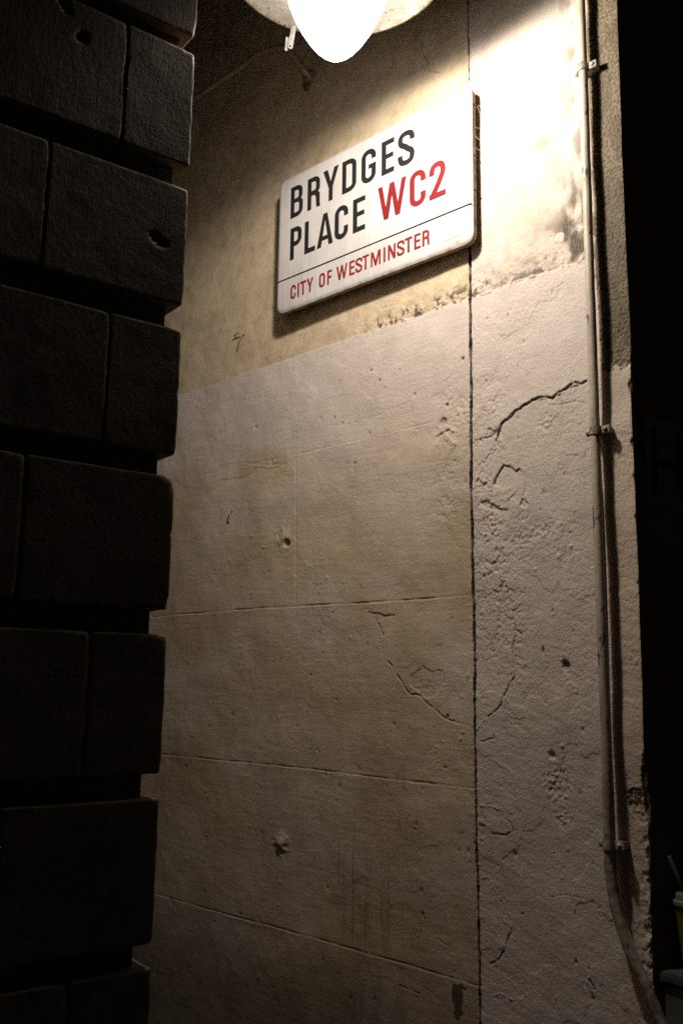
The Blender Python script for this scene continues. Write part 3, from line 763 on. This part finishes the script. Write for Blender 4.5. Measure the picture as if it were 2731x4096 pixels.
def glyph(ch, w):
    s, t = ST, TH
    if ch == 'I': return [[[(0, 0), (s, 0), (s, 1), (0, 1)]]]
    if ch == 'L': return [[[(0, 0), (w, 0), (w, t), (s, t), (s, 1), (0, 1)]]]
    if ch == 'T': return [[[(w/2-s/2, 0), (w/2+s/2, 0), (w/2+s/2, 1-t), (w, 1-t), (w, 1), (0, 1), (0, 1-t), (w/2-s/2, 1-t)]]]
    if ch == 'E': return [[[(0, 0), (w, 0), (w, t), (s, t), (s, .455), (w*.93, .455), (w*.93, .455+t*.92), (s, .455+t*.92), (s, 1-t), (w, 1-t), (w, 1), (0, 1)]]]
    if ch == 'F': return [[[(0, 0), (s, 0), (s, .43), (w*.93, .43), (w*.93, .43+t), (s, .43+t), (s, 1-t), (w, 1-t), (w, 1), (0, 1)]]]
    if ch == 'Y': return [[[(w/2-s/2, 0), (w/2+s/2, 0), (w/2+s/2, .42), (w, 1), (w-s*1.12, 1), (w/2, .60), (s*1.12, 1), (0, 1), (w/2-s/2, .42)]]]
    if ch == 'N': return [[[(0, 0), (s*.95, 0), (s*.95, .62), (w-s*1.12, 0), (w, 0), (w, 1), (w-s*.95, 1), (w-s*.95, .40), (s*1.12, 1), (0, 1)]]]
    if ch == 'M': return [[[(0, 0), (s*.88, 0), (s*.88, .66), (w/2-s*.40, 0), (w/2+s*.40, 0), (w-s*.88, .66), (w-s*.88, 0), (w, 0), (w, 1), (w-s*1.25, 1), (w/2, .36), (s*1.25, 1), (0, 1)]]]
    if ch == 'W':
        q = w*.22; a = s*.98
        return [[[(q, 0), (q+a, 0), (w/2, .64), (w-q-a, 0), (w-q, 0), (w, 1), (w-a, 1), (w-q-a/2+.012, .36), (w/2+a/2, 1), (w/2-a/2, 1), (q+a/2-.012, .36), (a, 1), (0, 1)]]]
    if ch == 'H': return [[[(0, 0), (s, 0), (s, .43), (w-s, .43), (w-s, 0), (w, 0), (w, 1), (w-s, 1), (w-s, .57), (s, .57), (s, 1), (0, 1)]]]
    if ch == 'A':
        a = s*1.04; c = w/2; hs = .080
        xl = lambda y: (c-hs)*y; xi = lambda y: a+(c-a)*min(1, y/.80)
        return [[[(0, 0), (a, 0), (xi(.19), .19), (w-xi(.19), .19), (w-a, 0), (w, 0), (c+hs, 1), (c-hs, 1)],
                 [(xi(.31), .31), (w-xi(.31), .31), (c, .80)]]]
    rx, ry = w*.5, .235
    ix, iy = rx-s, ry-t
    if ch == 'O':
        o = arc(w-rx, ry, rx, ry, -90, 0)+arc(w-rx, 1-ry, rx, ry, 0, 90)+arc(rx, 1-ry, rx, ry, 90, 180)+arc(rx, ry, rx, ry, 180, 270)
        i = arc(w-s-ix, t+iy, ix, iy, -90, 0)+arc(w-s-ix, 1-t-iy, ix, iy, 0, 90)+arc(s+ix, 1-t-iy, ix, iy, 90, 180)+arc(s+ix, t+iy, ix, iy, 180, 270)
        return [[o, i]]
    if ch == 'C':
        o = [(w, .665)]+arc(w-rx, 1-ry, rx, ry, 0, 90)+arc(rx, 1-ry, rx, ry, 90, 180)+arc(rx, ry, rx, ry, 180, 270)+arc(w-rx, ry, rx, ry, -90, 0)+[(w, .355)]
        i = [(w-s, .355)]+arc(w-s-ix, t+iy, ix, iy, 0, -90)+arc(s+ix, t+iy, ix, iy, 270, 180)+arc(s+ix, 1-t-iy, ix, iy, 180, 90)+arc(w-s-ix, 1-t-iy, ix, iy, 90, 0)+[(w-s, .665)]
        return [[o+i]]
    if ch == 'G':
        o = [(w, .685)]+arc(w-rx, 1-ry, rx, ry, 0, 90)+arc(rx, 1-ry, rx, ry, 90, 180)+arc(rx, ry, rx, ry, 180, 270)+arc(w-rx, ry, rx, ry, -90, 0)+[(w, .535), (w*.50, .535), (w*.50, .41), (w-s, .41)]
        i = arc(w-s-ix, t+iy, ix, iy, 0, -90)+arc(s+ix, t+iy, ix, iy, 270, 180)+arc(s+ix, 1-t-iy, ix, iy, 180, 90)+arc(w-s-ix, 1-t-iy, ix, iy, 90, 0)+[(w-s, .685)]
        return [[o+i]]
    if ch == 'D':
        ox, oy = w*.52, .22; jx, jy = ox-s, oy-t
        o = [(0, 0)]+arc(w-ox, oy, ox, oy, -90, 0)+arc(w-ox, 1-oy, ox, oy, 0, 90)+[(0, 1)]
        i = [(s, t)]+arc(w-s-jx, t+jy, jx, jy, -90, 0)+arc(w-s-jx, 1-t-jy, jx, jy, 0, 90)+[(s, 1-t)]
        return [[o, i]]
    if ch == 'B':
        u = w*.955; ox, oy = w*.50, .20; jx, jy = ox-s, oy-t
        o = [(0, 0)]+arc(w-ox, oy, ox, oy, -90, 0)+arc(w-.13, .415, .13, .125, 0, 62, 5)+arc(u-.13, .655, .13, .125, -62, 0, 5)+arc(u-ox, 1-oy, ox, oy, 0, 90)+[(0, 1)]
        i1 = [(s, t)]+arc(w-s-jx, t+jy, jx, jy, -90, 0)+arc(w-s-jx, .465-jy, jx, jy, 0, 90)+[(s, .465)]
        i2 = [(s, .595)]+arc(u-s-jx, .595+jy, jx, jy, -90, 0)+arc(u-s-jx, 1-t-jy, jx, jy, 0, 90)+[(s, 1-t)]
        return [[o, i1, i2]]
    if ch == 'P':
        ox, oy = w*.52, .22; jx, jy = ox-s, oy-t
        o = [(0, 0), (s, 0), (s, .405)]+arc(w-ox, .405+oy, ox, oy, -90, 0)+arc(w-ox, 1-oy, ox, oy, 0, 90)+[(0, 1)]
        i = [(s, .405+t)]+arc(w-s-jx, .405+t+jy, jx, jy, -90, 0)+arc(w-s-jx, 1-t-jy, jx, jy, 0, 90)+[(s, 1-t)]
        return [[o, i]]
    if ch == 'R':
        u = w*.97; ox, oy = w*.50, .21; jx, jy = ox-s, oy-t
        o = [(0, 0), (s, 0), (s, .43)]+arc(w-s-.115, .33, .095, .10, 90, 0, 4)+[(w-s, .12), (w-s+.02, 0), (w+.012, 0), (w-.012, .10)]+arc(w-.165, .385, .150, .105, 0, 52, 4)+arc(u-.13, .60, .13, .11, -55, 0, 4)+arc(u-ox, 1-oy, ox, oy, 0, 90)+[(0, 1)]
        i = [(s, .43+t)]+arc(u-s-jx, .43+t+jy, jx, jy, -90, 0)+arc(u-s-jx, 1-t-jy, jx, jy, 0, 90)+[(s, 1-t)]
        return [[o, i]]
    if ch == 'S':
        h = s/2; q = t/2
        return [[spine([(w-h, .69), (w-h, .77), (w-h-.05, .88), (w/2, 1-q), (h+.05, .885), (h, .76), (h+.035, .64), (w*.42, .555), (w*.60, .46), (w-h-.03, .37), (w-h, .25), (w-h-.05, .115), (w/2, q), (h+.05, .115), (h, .24), (h, .32)], s)]]
    if ch == '2':
        h = s/2; q = t/2
        return [[spine([(h, .66), (h, .76), (h+.045, .88), (w/2, 1-q), (w-h-.045, .885), (w-h, .755), (w-h-.02, .63), (w*.62, .44), (w*.36, .22), (h+.01, .075)], s)],
                [[(0, 0), (w, 0), (w, t), (0, t)]]]
    if ch == '5':
        h = s/2; q = t/2
        return [[[(0, .44), (s*.9, .44), (s*1.1, 1-t), (w*.95, 1-t), (w*.95, 1), (w*.06, 1)]],
                [spine([(h, .47), (w*.4, .60), (w*.62, .60), (w-h-.03, .54), (w-h, .34), (w-h-.04, .14), (w/2, q), (h+.04, .13), (h, .26)], s)]]
    if ch == '1': return [[[(w*.55, 0), (w*.55+s*1.1, 0), (w*.55+s*1.1, 1), (w*.60, 1), (w*.08, .80), (w*.08, .66), (w*.55, .80)]]]
    if ch == '.': return [[arc(w/2, .5, .07, .07, 0, 315, 7)]]
    return []
def lettering(name, items, mat, parent, place):
    """items: (char, u0, u1, v0, height); place(u, v, lift) gives the point on the plate"""
    bm = bmesh.new()
    for ch, u0, u1, v0, h in items:
        for gi, polys in enumerate(glyph(ch, (u1-u0)/h)):
            flat = [p for q in polys for p in q]
            vs = [bm.verts.new(tuple(place(u0+x*h, v0+y*h, .0012+.0002*gi))) for x, y in flat]
            for tri in tessellate_polygon([[Vector((x, y, 0)) for x, y in q] for q in polys]):
                try: bm.faces.new([vs[i] for i in tri])
                except ValueError: pass
    return from_bm(name, bm, mat, parent)
L1 = [('B', .0578, .1125), ('R', .1330, .1880), ('Y', .1998, .2653), ('D', .2798, .3371), ('G', .3572, .4136), ('E', .4355, .4825), ('S', .4964, .5568)]
L2 = [('P', .0600, .1104), ('L', .1240, .1703), ('A', .1779, .2451), ('C', .2515, .3063), ('E', .3255, .3740)]
L3 = [('W', .4223, .5273), ('C', .5396, .5956), ('2', .6085, .6636)]
L4 = [('C', .0666, .0903), ('I', .0972, .1040), ('T', .1082, .1355), ('Y', .1380, .1655), ('O', .1904, .2149), ('F', .2243, .2432), ('W', .2615, .3063), ('E', .3136, .3354),
      ('S', .3376, .3649), ('T', .3646, .3902), ('M', .3973, .4343), ('I', .4448, .4516), ('N', .4612, .4890), ('S', .4938, .5214), ('T', .5224, .5487), ('E', .5556, .5778), ('R', .5838, .6084)]
for word in (L1, L2):
    v0, h = (.3068, .1062) if word is L1 else (.1652, .1068)
    lettering('street_name', [(c, a, b, v0, h) for c, a, b in word], M_BLACK, sign, sp)
lettering('postcode', [(c, a, b, .1660, .1070) for c, a, b in L3], M_RED, sign, sp)
for word in (L4[:4], L4[4:6], L4[6:]):
    lettering('council_name', [(c, a, b, .0327+.0105*a, .0445) for c, a, b in word], M_DRED, sign, sp)
def flat_quad(name, pts, mat, parent):
    bm = bmesh.new(); bm.faces.new([bm.verts.new(tuple(p)) for p in pts]); return from_bm(name, bm, mat, parent)
flat_quad('dividing_line', [sp(.001, .1060, .0012), sp(SW-.001, .1060, .0012), sp(SW-.001, .1097, .0012), sp(.001, .1097, .0012)], M_BLACK, sign)
flat_quad('sticker', [sp(.6541, .030, .0011), sp(.7115, .031, .0011), sp(.7118, .0795, .0011), sp(.6545, .0780, .0011)], M_STICKER, sign)

# ================================================================== tubes
def tube(path, rad, seg=10, name='tube', mat=None, parent=None, cap=True, jitter=0., squash=1.):
    P = [np.array(p, float) for p in path]; n = len(P)
    R_ = rad if hasattr(rad, '__len__') else [rad]*n
    bm = bmesh.new(); rings = []
    prev = None
    for i in range(n):
        t = P[min(i+1, n-1)]-P[max(i-1, 0)]; t /= np.linalg.norm(t)+1e-12
        a = np.cross(t, (1., 0, 0)) if prev is None else prev-t*(prev@t)
        if np.linalg.norm(a) < 1e-6: a = np.cross(t, (0, 1., 0))
        a /= np.linalg.norm(a); prev = a; b_ = np.cross(t, a)
        rings.append([bm.verts.new(tuple(P[i]+(a*math.cos(2*math.pi*k/seg)+b_*math.sin(2*math.pi*k/seg)*squash)*R_[i])) for k in range(seg)])
    for A, B in zip(rings, rings[1:]):
        for k in range(seg): bm.faces.new((A[k], A[(k+1) % seg], B[(k+1) % seg], B[k]))
    if cap:
        bm.faces.new(rings[0][::-1]); bm.faces.new(rings[-1])
    return from_bm(name, bm, mat, parent, True)
def smooth_path(pts, n=8):
    P = [np.array(p, float) for p in pts]; P = [2*P[0]-P[1]]+P+[2*P[-1]-P[-2]]; out = []
    for i in range(1, len(P)-2):
        for t in np.linspace(0, 1, n, endpoint=False):
            p0, p1, p2, p3 = P[i-1:i+3]
            out.append(.5*((2*p1)+(-p0+p2)*t+(2*p0-5*p1+4*p2-p3)*t*t+(-p0+3*p1-3*p2+p3)*t**3))
    out.append(P[-2]); return out

# ================================================================== conduit pipe with clamps
PX = -.031; PR = .0112
conduit = empty('conduit_pipe', (PX, .07, .4))
tag(conduit, 'thick cream painted conduit pipe running down the wall near the corner', 'pipe')
pts = [(2305, -560), (2312, -260), (2320, 0), (2336, 450), (2350, 900), (2364, 1300), (2379, 1750), (2393, 2200), (2408, 2600), (2424, 3000), (2433, 3400), (2441, 3512), (2466, 3652), (2520, 3815), (2568, 3913), (2626, 4048), (2690, 4220), (2735, 4400), (2770, 4700)]
path = [wall_pt(x, y, PX) for x, y in pts]
path[-1][2] = min(path[-1][2], .35)
sm = smooth_path(path, 10)
rr_ = random.Random(3)
sm = [p+np.array([rr_.uniform(-.0004, .0004), rr_.uniform(-.0004, .0004), 0]) for p in sm]
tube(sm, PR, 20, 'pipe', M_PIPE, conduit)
def pipe_at(z):
    for a, b_ in zip(sm, sm[1:]):
        if b_[2] <= z <= a[2]:
            t = (a[2]-z)/(a[2]-b_[2]+1e-9); return a+(b_-a)*t
    return sm[0]
for k, (px, py) in enumerate(((2345, 265), (2379, 1722), (2432, 3377))):
    z = wall_pt(px, py, PX)[2]; c = pipe_at(z)
    hh = .010
    # band round the pipe
    bm = bmesh.new(); rings = []
    for dz, r in ((-hh, PR+.0005), (-hh, PR+.0026), (hh, PR+.0026), (hh, PR+.0005)):
        rings.append([bm.verts.new((c[0]+r*math.cos(t), c[1]+r*math.sin(t), z+dz)) for t in np.linspace(0, 2*math.pi, 20, endpoint=False)])
    for A, B in zip(rings, rings[1:]+rings[:1]):
        for i in range(20): bm.faces.new((A[i], A[(i+1) % 20], B[(i+1) % 20], B[i]))
    # lugs both sides and the spacer behind
    def lug(y0, y1, x0, x1, z0, z1):
        v = [bm.verts.new((x, y, zz_)) for zz_ in (z0, z1) for x, y in ((x0, y0), (x1, y0), (x1, y1), (x0, y1))]
        for f in ((0, 1, 2, 3), (7, 6, 5, 4), (0, 4, 5, 1), (1, 5, 6, 2), (2, 6, 7, 3), (3, 7, 4, 0)): bm.faces.new([v[i] for i in f])
    lug(c[1]+PR+.0005, c[1]+PR+.017, -.024, -.019, z-hh*.9, z+hh*.9)
    lug(c[1]-PR-.024, c[1]-PR-.0005, -.030, -.022, z-hh*.9, z+hh*.9)
    bmesh.ops.bevel(bm, geom=[e for e in bm.edges if e.calc_length() < .025 and e.calc_length() > .0045 and len(e.link_faces) == 2], offset=.0012, segments=2, affect='EDGES')
    cl = from_bm('clamp', bm, M_CLAMP, conduit)
    bm = bmesh.new()
    lug(c[1]-PR-.020, c[1]+PR+.013, -.0215, .004, z-hh*.7, z+hh*.7)
    from_bm('spacer', bm, M_CLAMP, conduit)
    for yy, xx in ((c[1]+PR+.0095, -.0255), (c[1]-PR-.014, -.0315)):
        bm = bmesh.new(); bmesh.ops.create_uvsphere(bm, u_segments=10, v_segments=8, radius=.0078 if yy > c[1] else .0058)
        for v in bm.verts: v.co = Vector((xx+v.co.x*.7, yy+v.co.y, z+v.co.z))
        s_ = from_bm('screw', bm, M_CLAMP, cl, True)

# thin cable clipped to the pipe's corner side
cable = empty('thin_cable', (-.02, .06, .6))
tag(cable, 'thin pale cable running down the corner side of the conduit pipe', 'cable')
cp = [(2398, 1840), (2402, 1930), (2409, 2034), (2422, 2380), (2433, 2750), (2442, 3002), (2448, 3150), (2453, 3280), (2458, 3420), (2466, 3560), (2494, 3680), (2526, 3765), (2559, 3850), (2640, 4040), (2700, 4200)]
cpath = smooth_path([wall_pt(x, y, -.020) for x, y in cp], 8)
tube(cpath, .0027, 8, 'cable_sheath', M_CABLE, cable)

# ================================================================== painted-over cable on the upper wall, ending in a hole
oldc = empty('surface_cable', (0, 1., 3.8))
tag(oldc, 'painted over cable arching across the shaded upper wall into a hole', 'cable')
op = [(620, 520), (700, 445), (780, 397), (870, 335), (968, 268), (1030, 222), (1075, 202), (1120, 193), (1150, 198), (1175, 228), (1200, 262), (1225, 294)]
opath = smooth_path([wall_pt(x, y, -.011) for x, y in op], 6)
opath[-1][0] = .01
tube(opath, .0100, 10, 'cable_run', M_OLDCABLE, oldc)
hc = wall_pt(1236, 312)
bm = bmesh.new(); rr2 = random.Random(5); ring = []
for j, (r, x) in enumerate(((.030, .001), (.022, -.007), (.014, -.006), (.009, .004))):
    ring.append([bm.verts.new((x+rr2.uniform(-.002, .002)*(j < 2), hc[1]+r*rr2.uniform(.8, 1.25)*math.cos(t), hc[2]+(-.006*(j < 2))+r*rr2.uniform(.8, 1.3)*math.sin(t)*1.25)) for t in np.linspace(0, 2*math.pi, 14, endpoint=False)])
for A, B in zip(ring, ring[1:]):
    for i in range(14): bm.faces.new((A[i], A[(i+1) % 14], B[(i+1) % 14], B[i]))
bm.faces.new(ring[-1])
from_bm('hole_rim', bm, M_RIM, oldc, True)

# small staple left in the bare render, and a bent nail
staple = empty('wall_staple', tuple(wall_pt(960, 1342)))
tag(staple, 'small rusty wire staple in the bare tan render left of the sign', 'staple')
a, b_ = wall_pt(944, 1350), wall_pt(978, 1340)
tube([a+(.004, 0, 0), a+(-.009, 0, .004), (a+b_)/2+(-.012, 0, .008), b_+(-.009, 0, .005), b_+(.004, 0, 0)], .0022, 6, 'wire', M_CLAMP, staple)
c_ = wall_pt(965, 1370)
tube([b_+(-.008, 0, .004), c_+(-.012, 0, -.004), c_+(-.010, .002, -.022)], .0014, 6, 'wire_end', M_CLAMP, staple)
nail = empty('bent_nail', tuple(wall_pt(934, 2055)))
tag(nail, 'small bent nail stub in the painted wall left of the wall joint', 'nail')
a = wall_pt(930, 2045)
tube([a+(.004, 0, 0), a+(-.012, 0, .002), a+(-.016, -.004, -.010), a+(-.014, -.010, -.016)], [.003, .003, .0026, .002], 6, 'shank', M_CLAMP, nail)

# ================================================================== cobweb at the sign's top corner
web = empty('cobweb', tuple(sp(SW, SH, -.01)))
tag(web, 'tangled cobweb strands hanging off the sign\'s right edge', 'cobweb')
bmw = []
wr = random.Random(11)
def strand(a, b_, sag, name='strand'):
    a = np.array(a); b_ = np.array(b_); pp = []
    side = np.array([0, wr.uniform(-1, 1), wr.uniform(-1, 1)])*.003
    for t in np.linspace(0, 1, 7): pp.append(a+(b_-a)*t+np.array([0, 0, -sag])*4*t*(1-t)+side*math.sin(t*9))
    tube(pp, .00028, 5, name, M_WEB, web)
for k in range(4):
    v0 = SH-.01-abs(wr.gauss(0, .11)); A = sp(SW, max(.05, v0), -.02)
    B = np.array([.0, A[1]-wr.uniform(.004, .02), A[2]-wr.uniform(-.005, .05)])
    strand(A, B, wr.uniform(.0, .008))
for (x0, y0), (x1, y1), sg in (((1895, 366), (1950, 392), -.008), ((1905, 420), (1945, 396), .01), ((1920, 440), (1975, 385), .035), ((1966, 380), (1945, 360), -.006), ((1925, 412), (1965, 360), .006)):
    strand(wall_pt(x0, y0, -.014), wall_pt(x1, y1, -.002), sg)

# ================================================================== hanging lamp
lamp = empty('hanging_lamp', (LAMP[0], LAMP[1], 3.208))
tag(lamp, 'lit milky glass lantern with a pointed globe under a round mossy disc', 'lamp')
def lathe(prof, seg, name, mat, parent, smooth=True, wob=0.):
    bm = bmesh.new(); rings = []
    for r, z in prof:
        if r < 1e-6: rings.append([bm.verts.new((LAMP[0], LAMP[1], z))]*1)
        else: rings.append([bm.verts.new((LAMP[0]+r*math.cos(2*math.pi*k/seg), LAMP[1]+r*math.sin(2*math.pi*k/seg), z)) for k in range(seg)])
    for A, B in zip(rings, rings[1:]):
        if len(A) == 1:
            for k in range(seg): bm.faces.new((A[0], B[(k+1) % seg], B[k]))
        elif len(B) == 1:
            for k in range(seg): bm.faces.new((A[k], A[(k+1) % seg], B[0]))
        else:
            for k in range(seg): bm.faces.new((A[k], A[(k+1) % seg], B[(k+1) % seg], B[k]))
    return from_bm(name, bm, mat, parent, smooth)
TIP = 2.955
gp = [(0, 0), (.005, .0006), (.011, .003), (.024, .0108), (.0375, .0215), (.049, .033), (.066, .056), (.084, .086), (.100, .119), (.1125, .153), (.121, .189), (.1265, .222), (.130, .245), (.130, .252)]
globe = lathe([(r, TIP+z) for r, z in gp], 72, 'globe', M_GLOBE, lamp)
DZ = 3.208; DR = .265
disc = lathe([(.128, DZ+.003), (.16, DZ+.001), (.22, DZ), (.250, DZ-.001), (.258, DZ-.004), (.2635, DZ-.003), (DR, DZ+.003), (DR, DZ+.012), (.262, DZ+.018), (.255, DZ+.022), (.15, DZ+.060), (.075, DZ+.11), (.03, DZ+.14), (0, DZ+.145)], 96, 'reflector_disc', M_DISC, lamp)
# object-space centre for the disc's rim moss
disc.data.transform(Matrix.Translation((-LAMP[0], -LAMP[1], -DZ))); disc.matrix_parent_inverse = Matrix.Identity(4); disc.location = (0, 0, 0)
lathe([(0, DZ+.14), (.022, DZ+.14), (.022, DZ+.19), (.034, DZ+.20), (.034, DZ+.225), (.012, DZ+.235), (.012, DZ+.62), (0, DZ+.62)], 24, 'stem', M_DARKMETAL, lamp)
tube([(LAMP[0], LAMP[1], DZ+.60), (-.45, .37, DZ+.66), (-.2, .37, DZ+.68), (.004, .37, DZ+.68)], .014, 12, 'bracket_arm', M_DARKMETAL, lamp)
# the latch that hangs from the rim on the far side
vv = ray(1163, 118); lt = None
for t in np.linspace(1.5, 3.0, 3000):
    p = CAM+vv*t
    if abs(math.hypot(p[0]-LAMP[0], p[1]-LAMP[1])-(DR-.012)) < .003 and p[2] > 3.1: lt = p
if lt is None: lt = np.array([-.55, .62, 3.18])
out_ = np.array([lt[0]-LAMP[0], lt[1]-LAMP[1], 0.]); out_ /= np.linalg.norm(out_); tan_ = np.array([-out_[1], out_[0], 0])
def bar(name, c0, c1, wd, th, mat, parent, hole=False):
    bm = bmesh.new(); c0 = np.array(c0); c1 = np.array(c1); ax = (c1-c0); L = np.linalg.norm(ax); ax = ax/L
    wv = np.cross(ax, -_f); wv /= np.linalg.norm(wv); tv = np.cross(ax, wv)
    prof = [(-.5, 0), (.5, 0), (.5, L-wd*.5)]+[(.5*math.cos(t), L-wd*.5+wd*.5*math.sin(t)) for t in np.linspace(.3, math.pi-.3, 7)]+[(-.5, L-wd*.5)]
    f = [bm.verts.new(tuple(c0+wv*a*wd+ax*b+tv*th/2)) for a, b in prof]; g = [bm.verts.new(tuple(c0+wv*a*wd+ax*b-tv*th/2)) for a, b in prof]
    n = len(prof)
    for i in range(n): bm.faces.new((f[i], f[(i+1) % n], g[(i+1) % n], g[i]))
    bm.faces.new(f); bm.faces.new(g[::-1])
    o = from_bm(name, bm, mat, parent)
    return o, wv, tv, ax
top = lt+np.array([0, 0, .004])
def at_depth(px, py, ref):
    d = (ref-CAM)@_f; return CAM+ray(px, py)*d
lat, wv, tv, ax_ = bar('latch', at_depth(1176, 102, top), at_depth(1160, 196, top), .0125, .004, M_METAL, lamp)
bm = bmesh.new(); bmesh.ops.create_uvsphere(bm, u_segments=10, v_segments=6, radius=.0026)
for v in bm.verts: v.co = Vector(at_depth(1161, 186, top)-_f*.0025)+v.co
from_bm('latch_pin', bm, M_HOLE, lat, True)
bar('catch', at_depth(1150, 150, top+_f*.004), at_depth(1144, 204, top+_f*.004), .0075, .004, M_METAL, lamp)
LIGHT.parent = lamp; LIGHT.matrix_parent_inverse = Matrix.Translation(lamp.location).inverted()

# ================================================================== hydrant plate on the street front
def fpt(s, z, d=0.): return FD*s+FN*d+np.array([0, 0, z])
plate = empty('hydrant_plate', tuple(fpt(.115, 2.07)))
tag(plate, 'unlit hydrant plate with a big black H on the dark street front', 'hydrant sign')
def plate_bm(s0, s1, z0, z1, d0, d1, r=.006):
    bm = bmesh.new(); P = rrect(s0, z0, s1, z1, r, 4)
    f = [bm.verts.new(tuple(fpt(s, z, d1))) for s, z in P]; g = [bm.verts.new(tuple(fpt(s, z, d0))) for s, z in P]; n = len(P)
    for i in range(n): bm.faces.new((f[i], f[(i+1) % n], g[(i+1) % n], g[i]))
    bm.faces.new(f); bm.faces.new(g[::-1]); return bm
from_bm('backplate', plate_bm(.036, .197, 1.967, 2.171, .0, .005), M_HYDRANT, plate)
hp = lambda s, z, lift: fpt(s, z, .0052+lift)
bm = bmesh.new()
for s0, s1, z0, z1 in ((.0572, .0776, 1.987, 2.1485), (.1548, .1760, 1.987, 2.1485), (.0776, .1548, 2.0565, 2.0782)):
    bm.faces.new([bm.verts.new(tuple(hp(s, z, .001))) for s, z in ((s0, z0), (s1, z0), (s1, z1), (s0, z1))])
from_bm('letter_h', bm, M_BLACK, plate)
lettering('main_size', [('1', .0885, .1005, 2.108, .0245), ('2', .1060, .1195, 2.1065, .0240), ('5', .1270, .1410, 2.1060, .0235)], M_BLACK, plate, hp)
lettering('distance', [('2', .0915, .1050, 1.998, .0235), ('.', .1120, .1200, 2.000, .0235), ('5', .1310, .1450, 1.999, .0235)], M_BLACK, plate, hp)

# ================================================================== cabinet below it and the cup on top
CT = .983
cab = empty('utility_cabinet', tuple(fpt(.3, 0)))
tag(cab, 'grey metal utility cabinet standing against the dark street front', 'cabinet')
def boxF(s0, s1, d0, d1, z0, z1, bev=.006):
    bm = bmesh.new()
    v = [bm.verts.new(tuple(fpt(s, z, d))) for z in (z0, z1) for s, d in ((s0, d0), (s1, d0), (s1, d1), (s0, d1))]
    for f in ((0, 1, 2, 3), (7, 6, 5, 4), (0, 4, 5, 1), (1, 5, 6, 2), (2, 6, 7, 3), (3, 7, 4, 0)): bm.faces.new([v[i] for i in f])
    bmesh.ops.bevel(bm, geom=bm.edges[:], offset=bev, segments=2, affect='EDGES'); return bm
from_bm('body', boxF(.012, .70, .012, .34, .05, CT-.022), M_BOX, cab)
from_bm('lid', boxF(.004, .708, .008, .348, CT-.020, CT, .004), M_BOXTOP, cab)
from_bm('plinth', boxF(.02, .69, .02, .32, 0, .049), M_BOX, cab)
from_bm('door', boxF(.04, .67, .341, .349, .09, CT-.06, .003), M_BOX, cab)
from_bm('door_handle', boxF(.60, .615, .350, .366, .50, .60, .003), M_METAL, cab)

# cup: its near rim shows at the frame's edge
cc = None
for s in np.linspace(.05, .3, 600):
    p = fpt(s, 1.118, .050); q = p-_r*.044
    d = q-CAM; px = 1365.5+FPX*(d@_r)/(d@_f)
    if px >= 2692: cc = fpt(s, 0, .050); break
cup = empty('drink_cup', (cc[0], cc[1], CT))
tag(cup, 'yellow plastic takeaway cup with pale lid and straw on the cabinet', 'cup')
def lathe_at(c, prof, seg, name, mat, parent):
    bm = bmesh.new(); rings = [[bm.verts.new((c[0]+r*math.cos(2*math.pi*k/seg), c[1]+r*math.sin(2*math.pi*k/seg), z)) for k in range(seg)] for r, z in prof]
    for A, B in zip(rings, rings[1:]):
        for k in range(seg): bm.faces.new((A[k], A[(k+1) % seg], B[(k+1) % seg], B[k]))
    bm.faces.new(rings[0]); bm.faces.new(rings[-1]); return from_bm(name, bm, mat, parent, False)
lathe_at(cc, [(.026, CT+.001), (.028, CT+.003), (.0405, CT+.120), (.0405, CT+.128)], 32, 'cup_body', M_CUP, cup)
lathe_at(cc, [(.0405, CT+.1285), (.045, CT+.1285), (.0455, CT+.136), (.0395, CT+.138), (.0385, CT+.150), (.034, CT+.152), (.01, CT+.151)], 32, 'lid', M_LID, cup)
st0 = np.array([cc[0], cc[1], CT+.150])-_r*.020; 
d_ = (st0-CAM)@_f
st1 = CAM+ray(2674, 3425)*d_
tube([st0+(st0-st1)*.3, st0, st1], .0036, 8, 'straw', M_STRAW, cup)
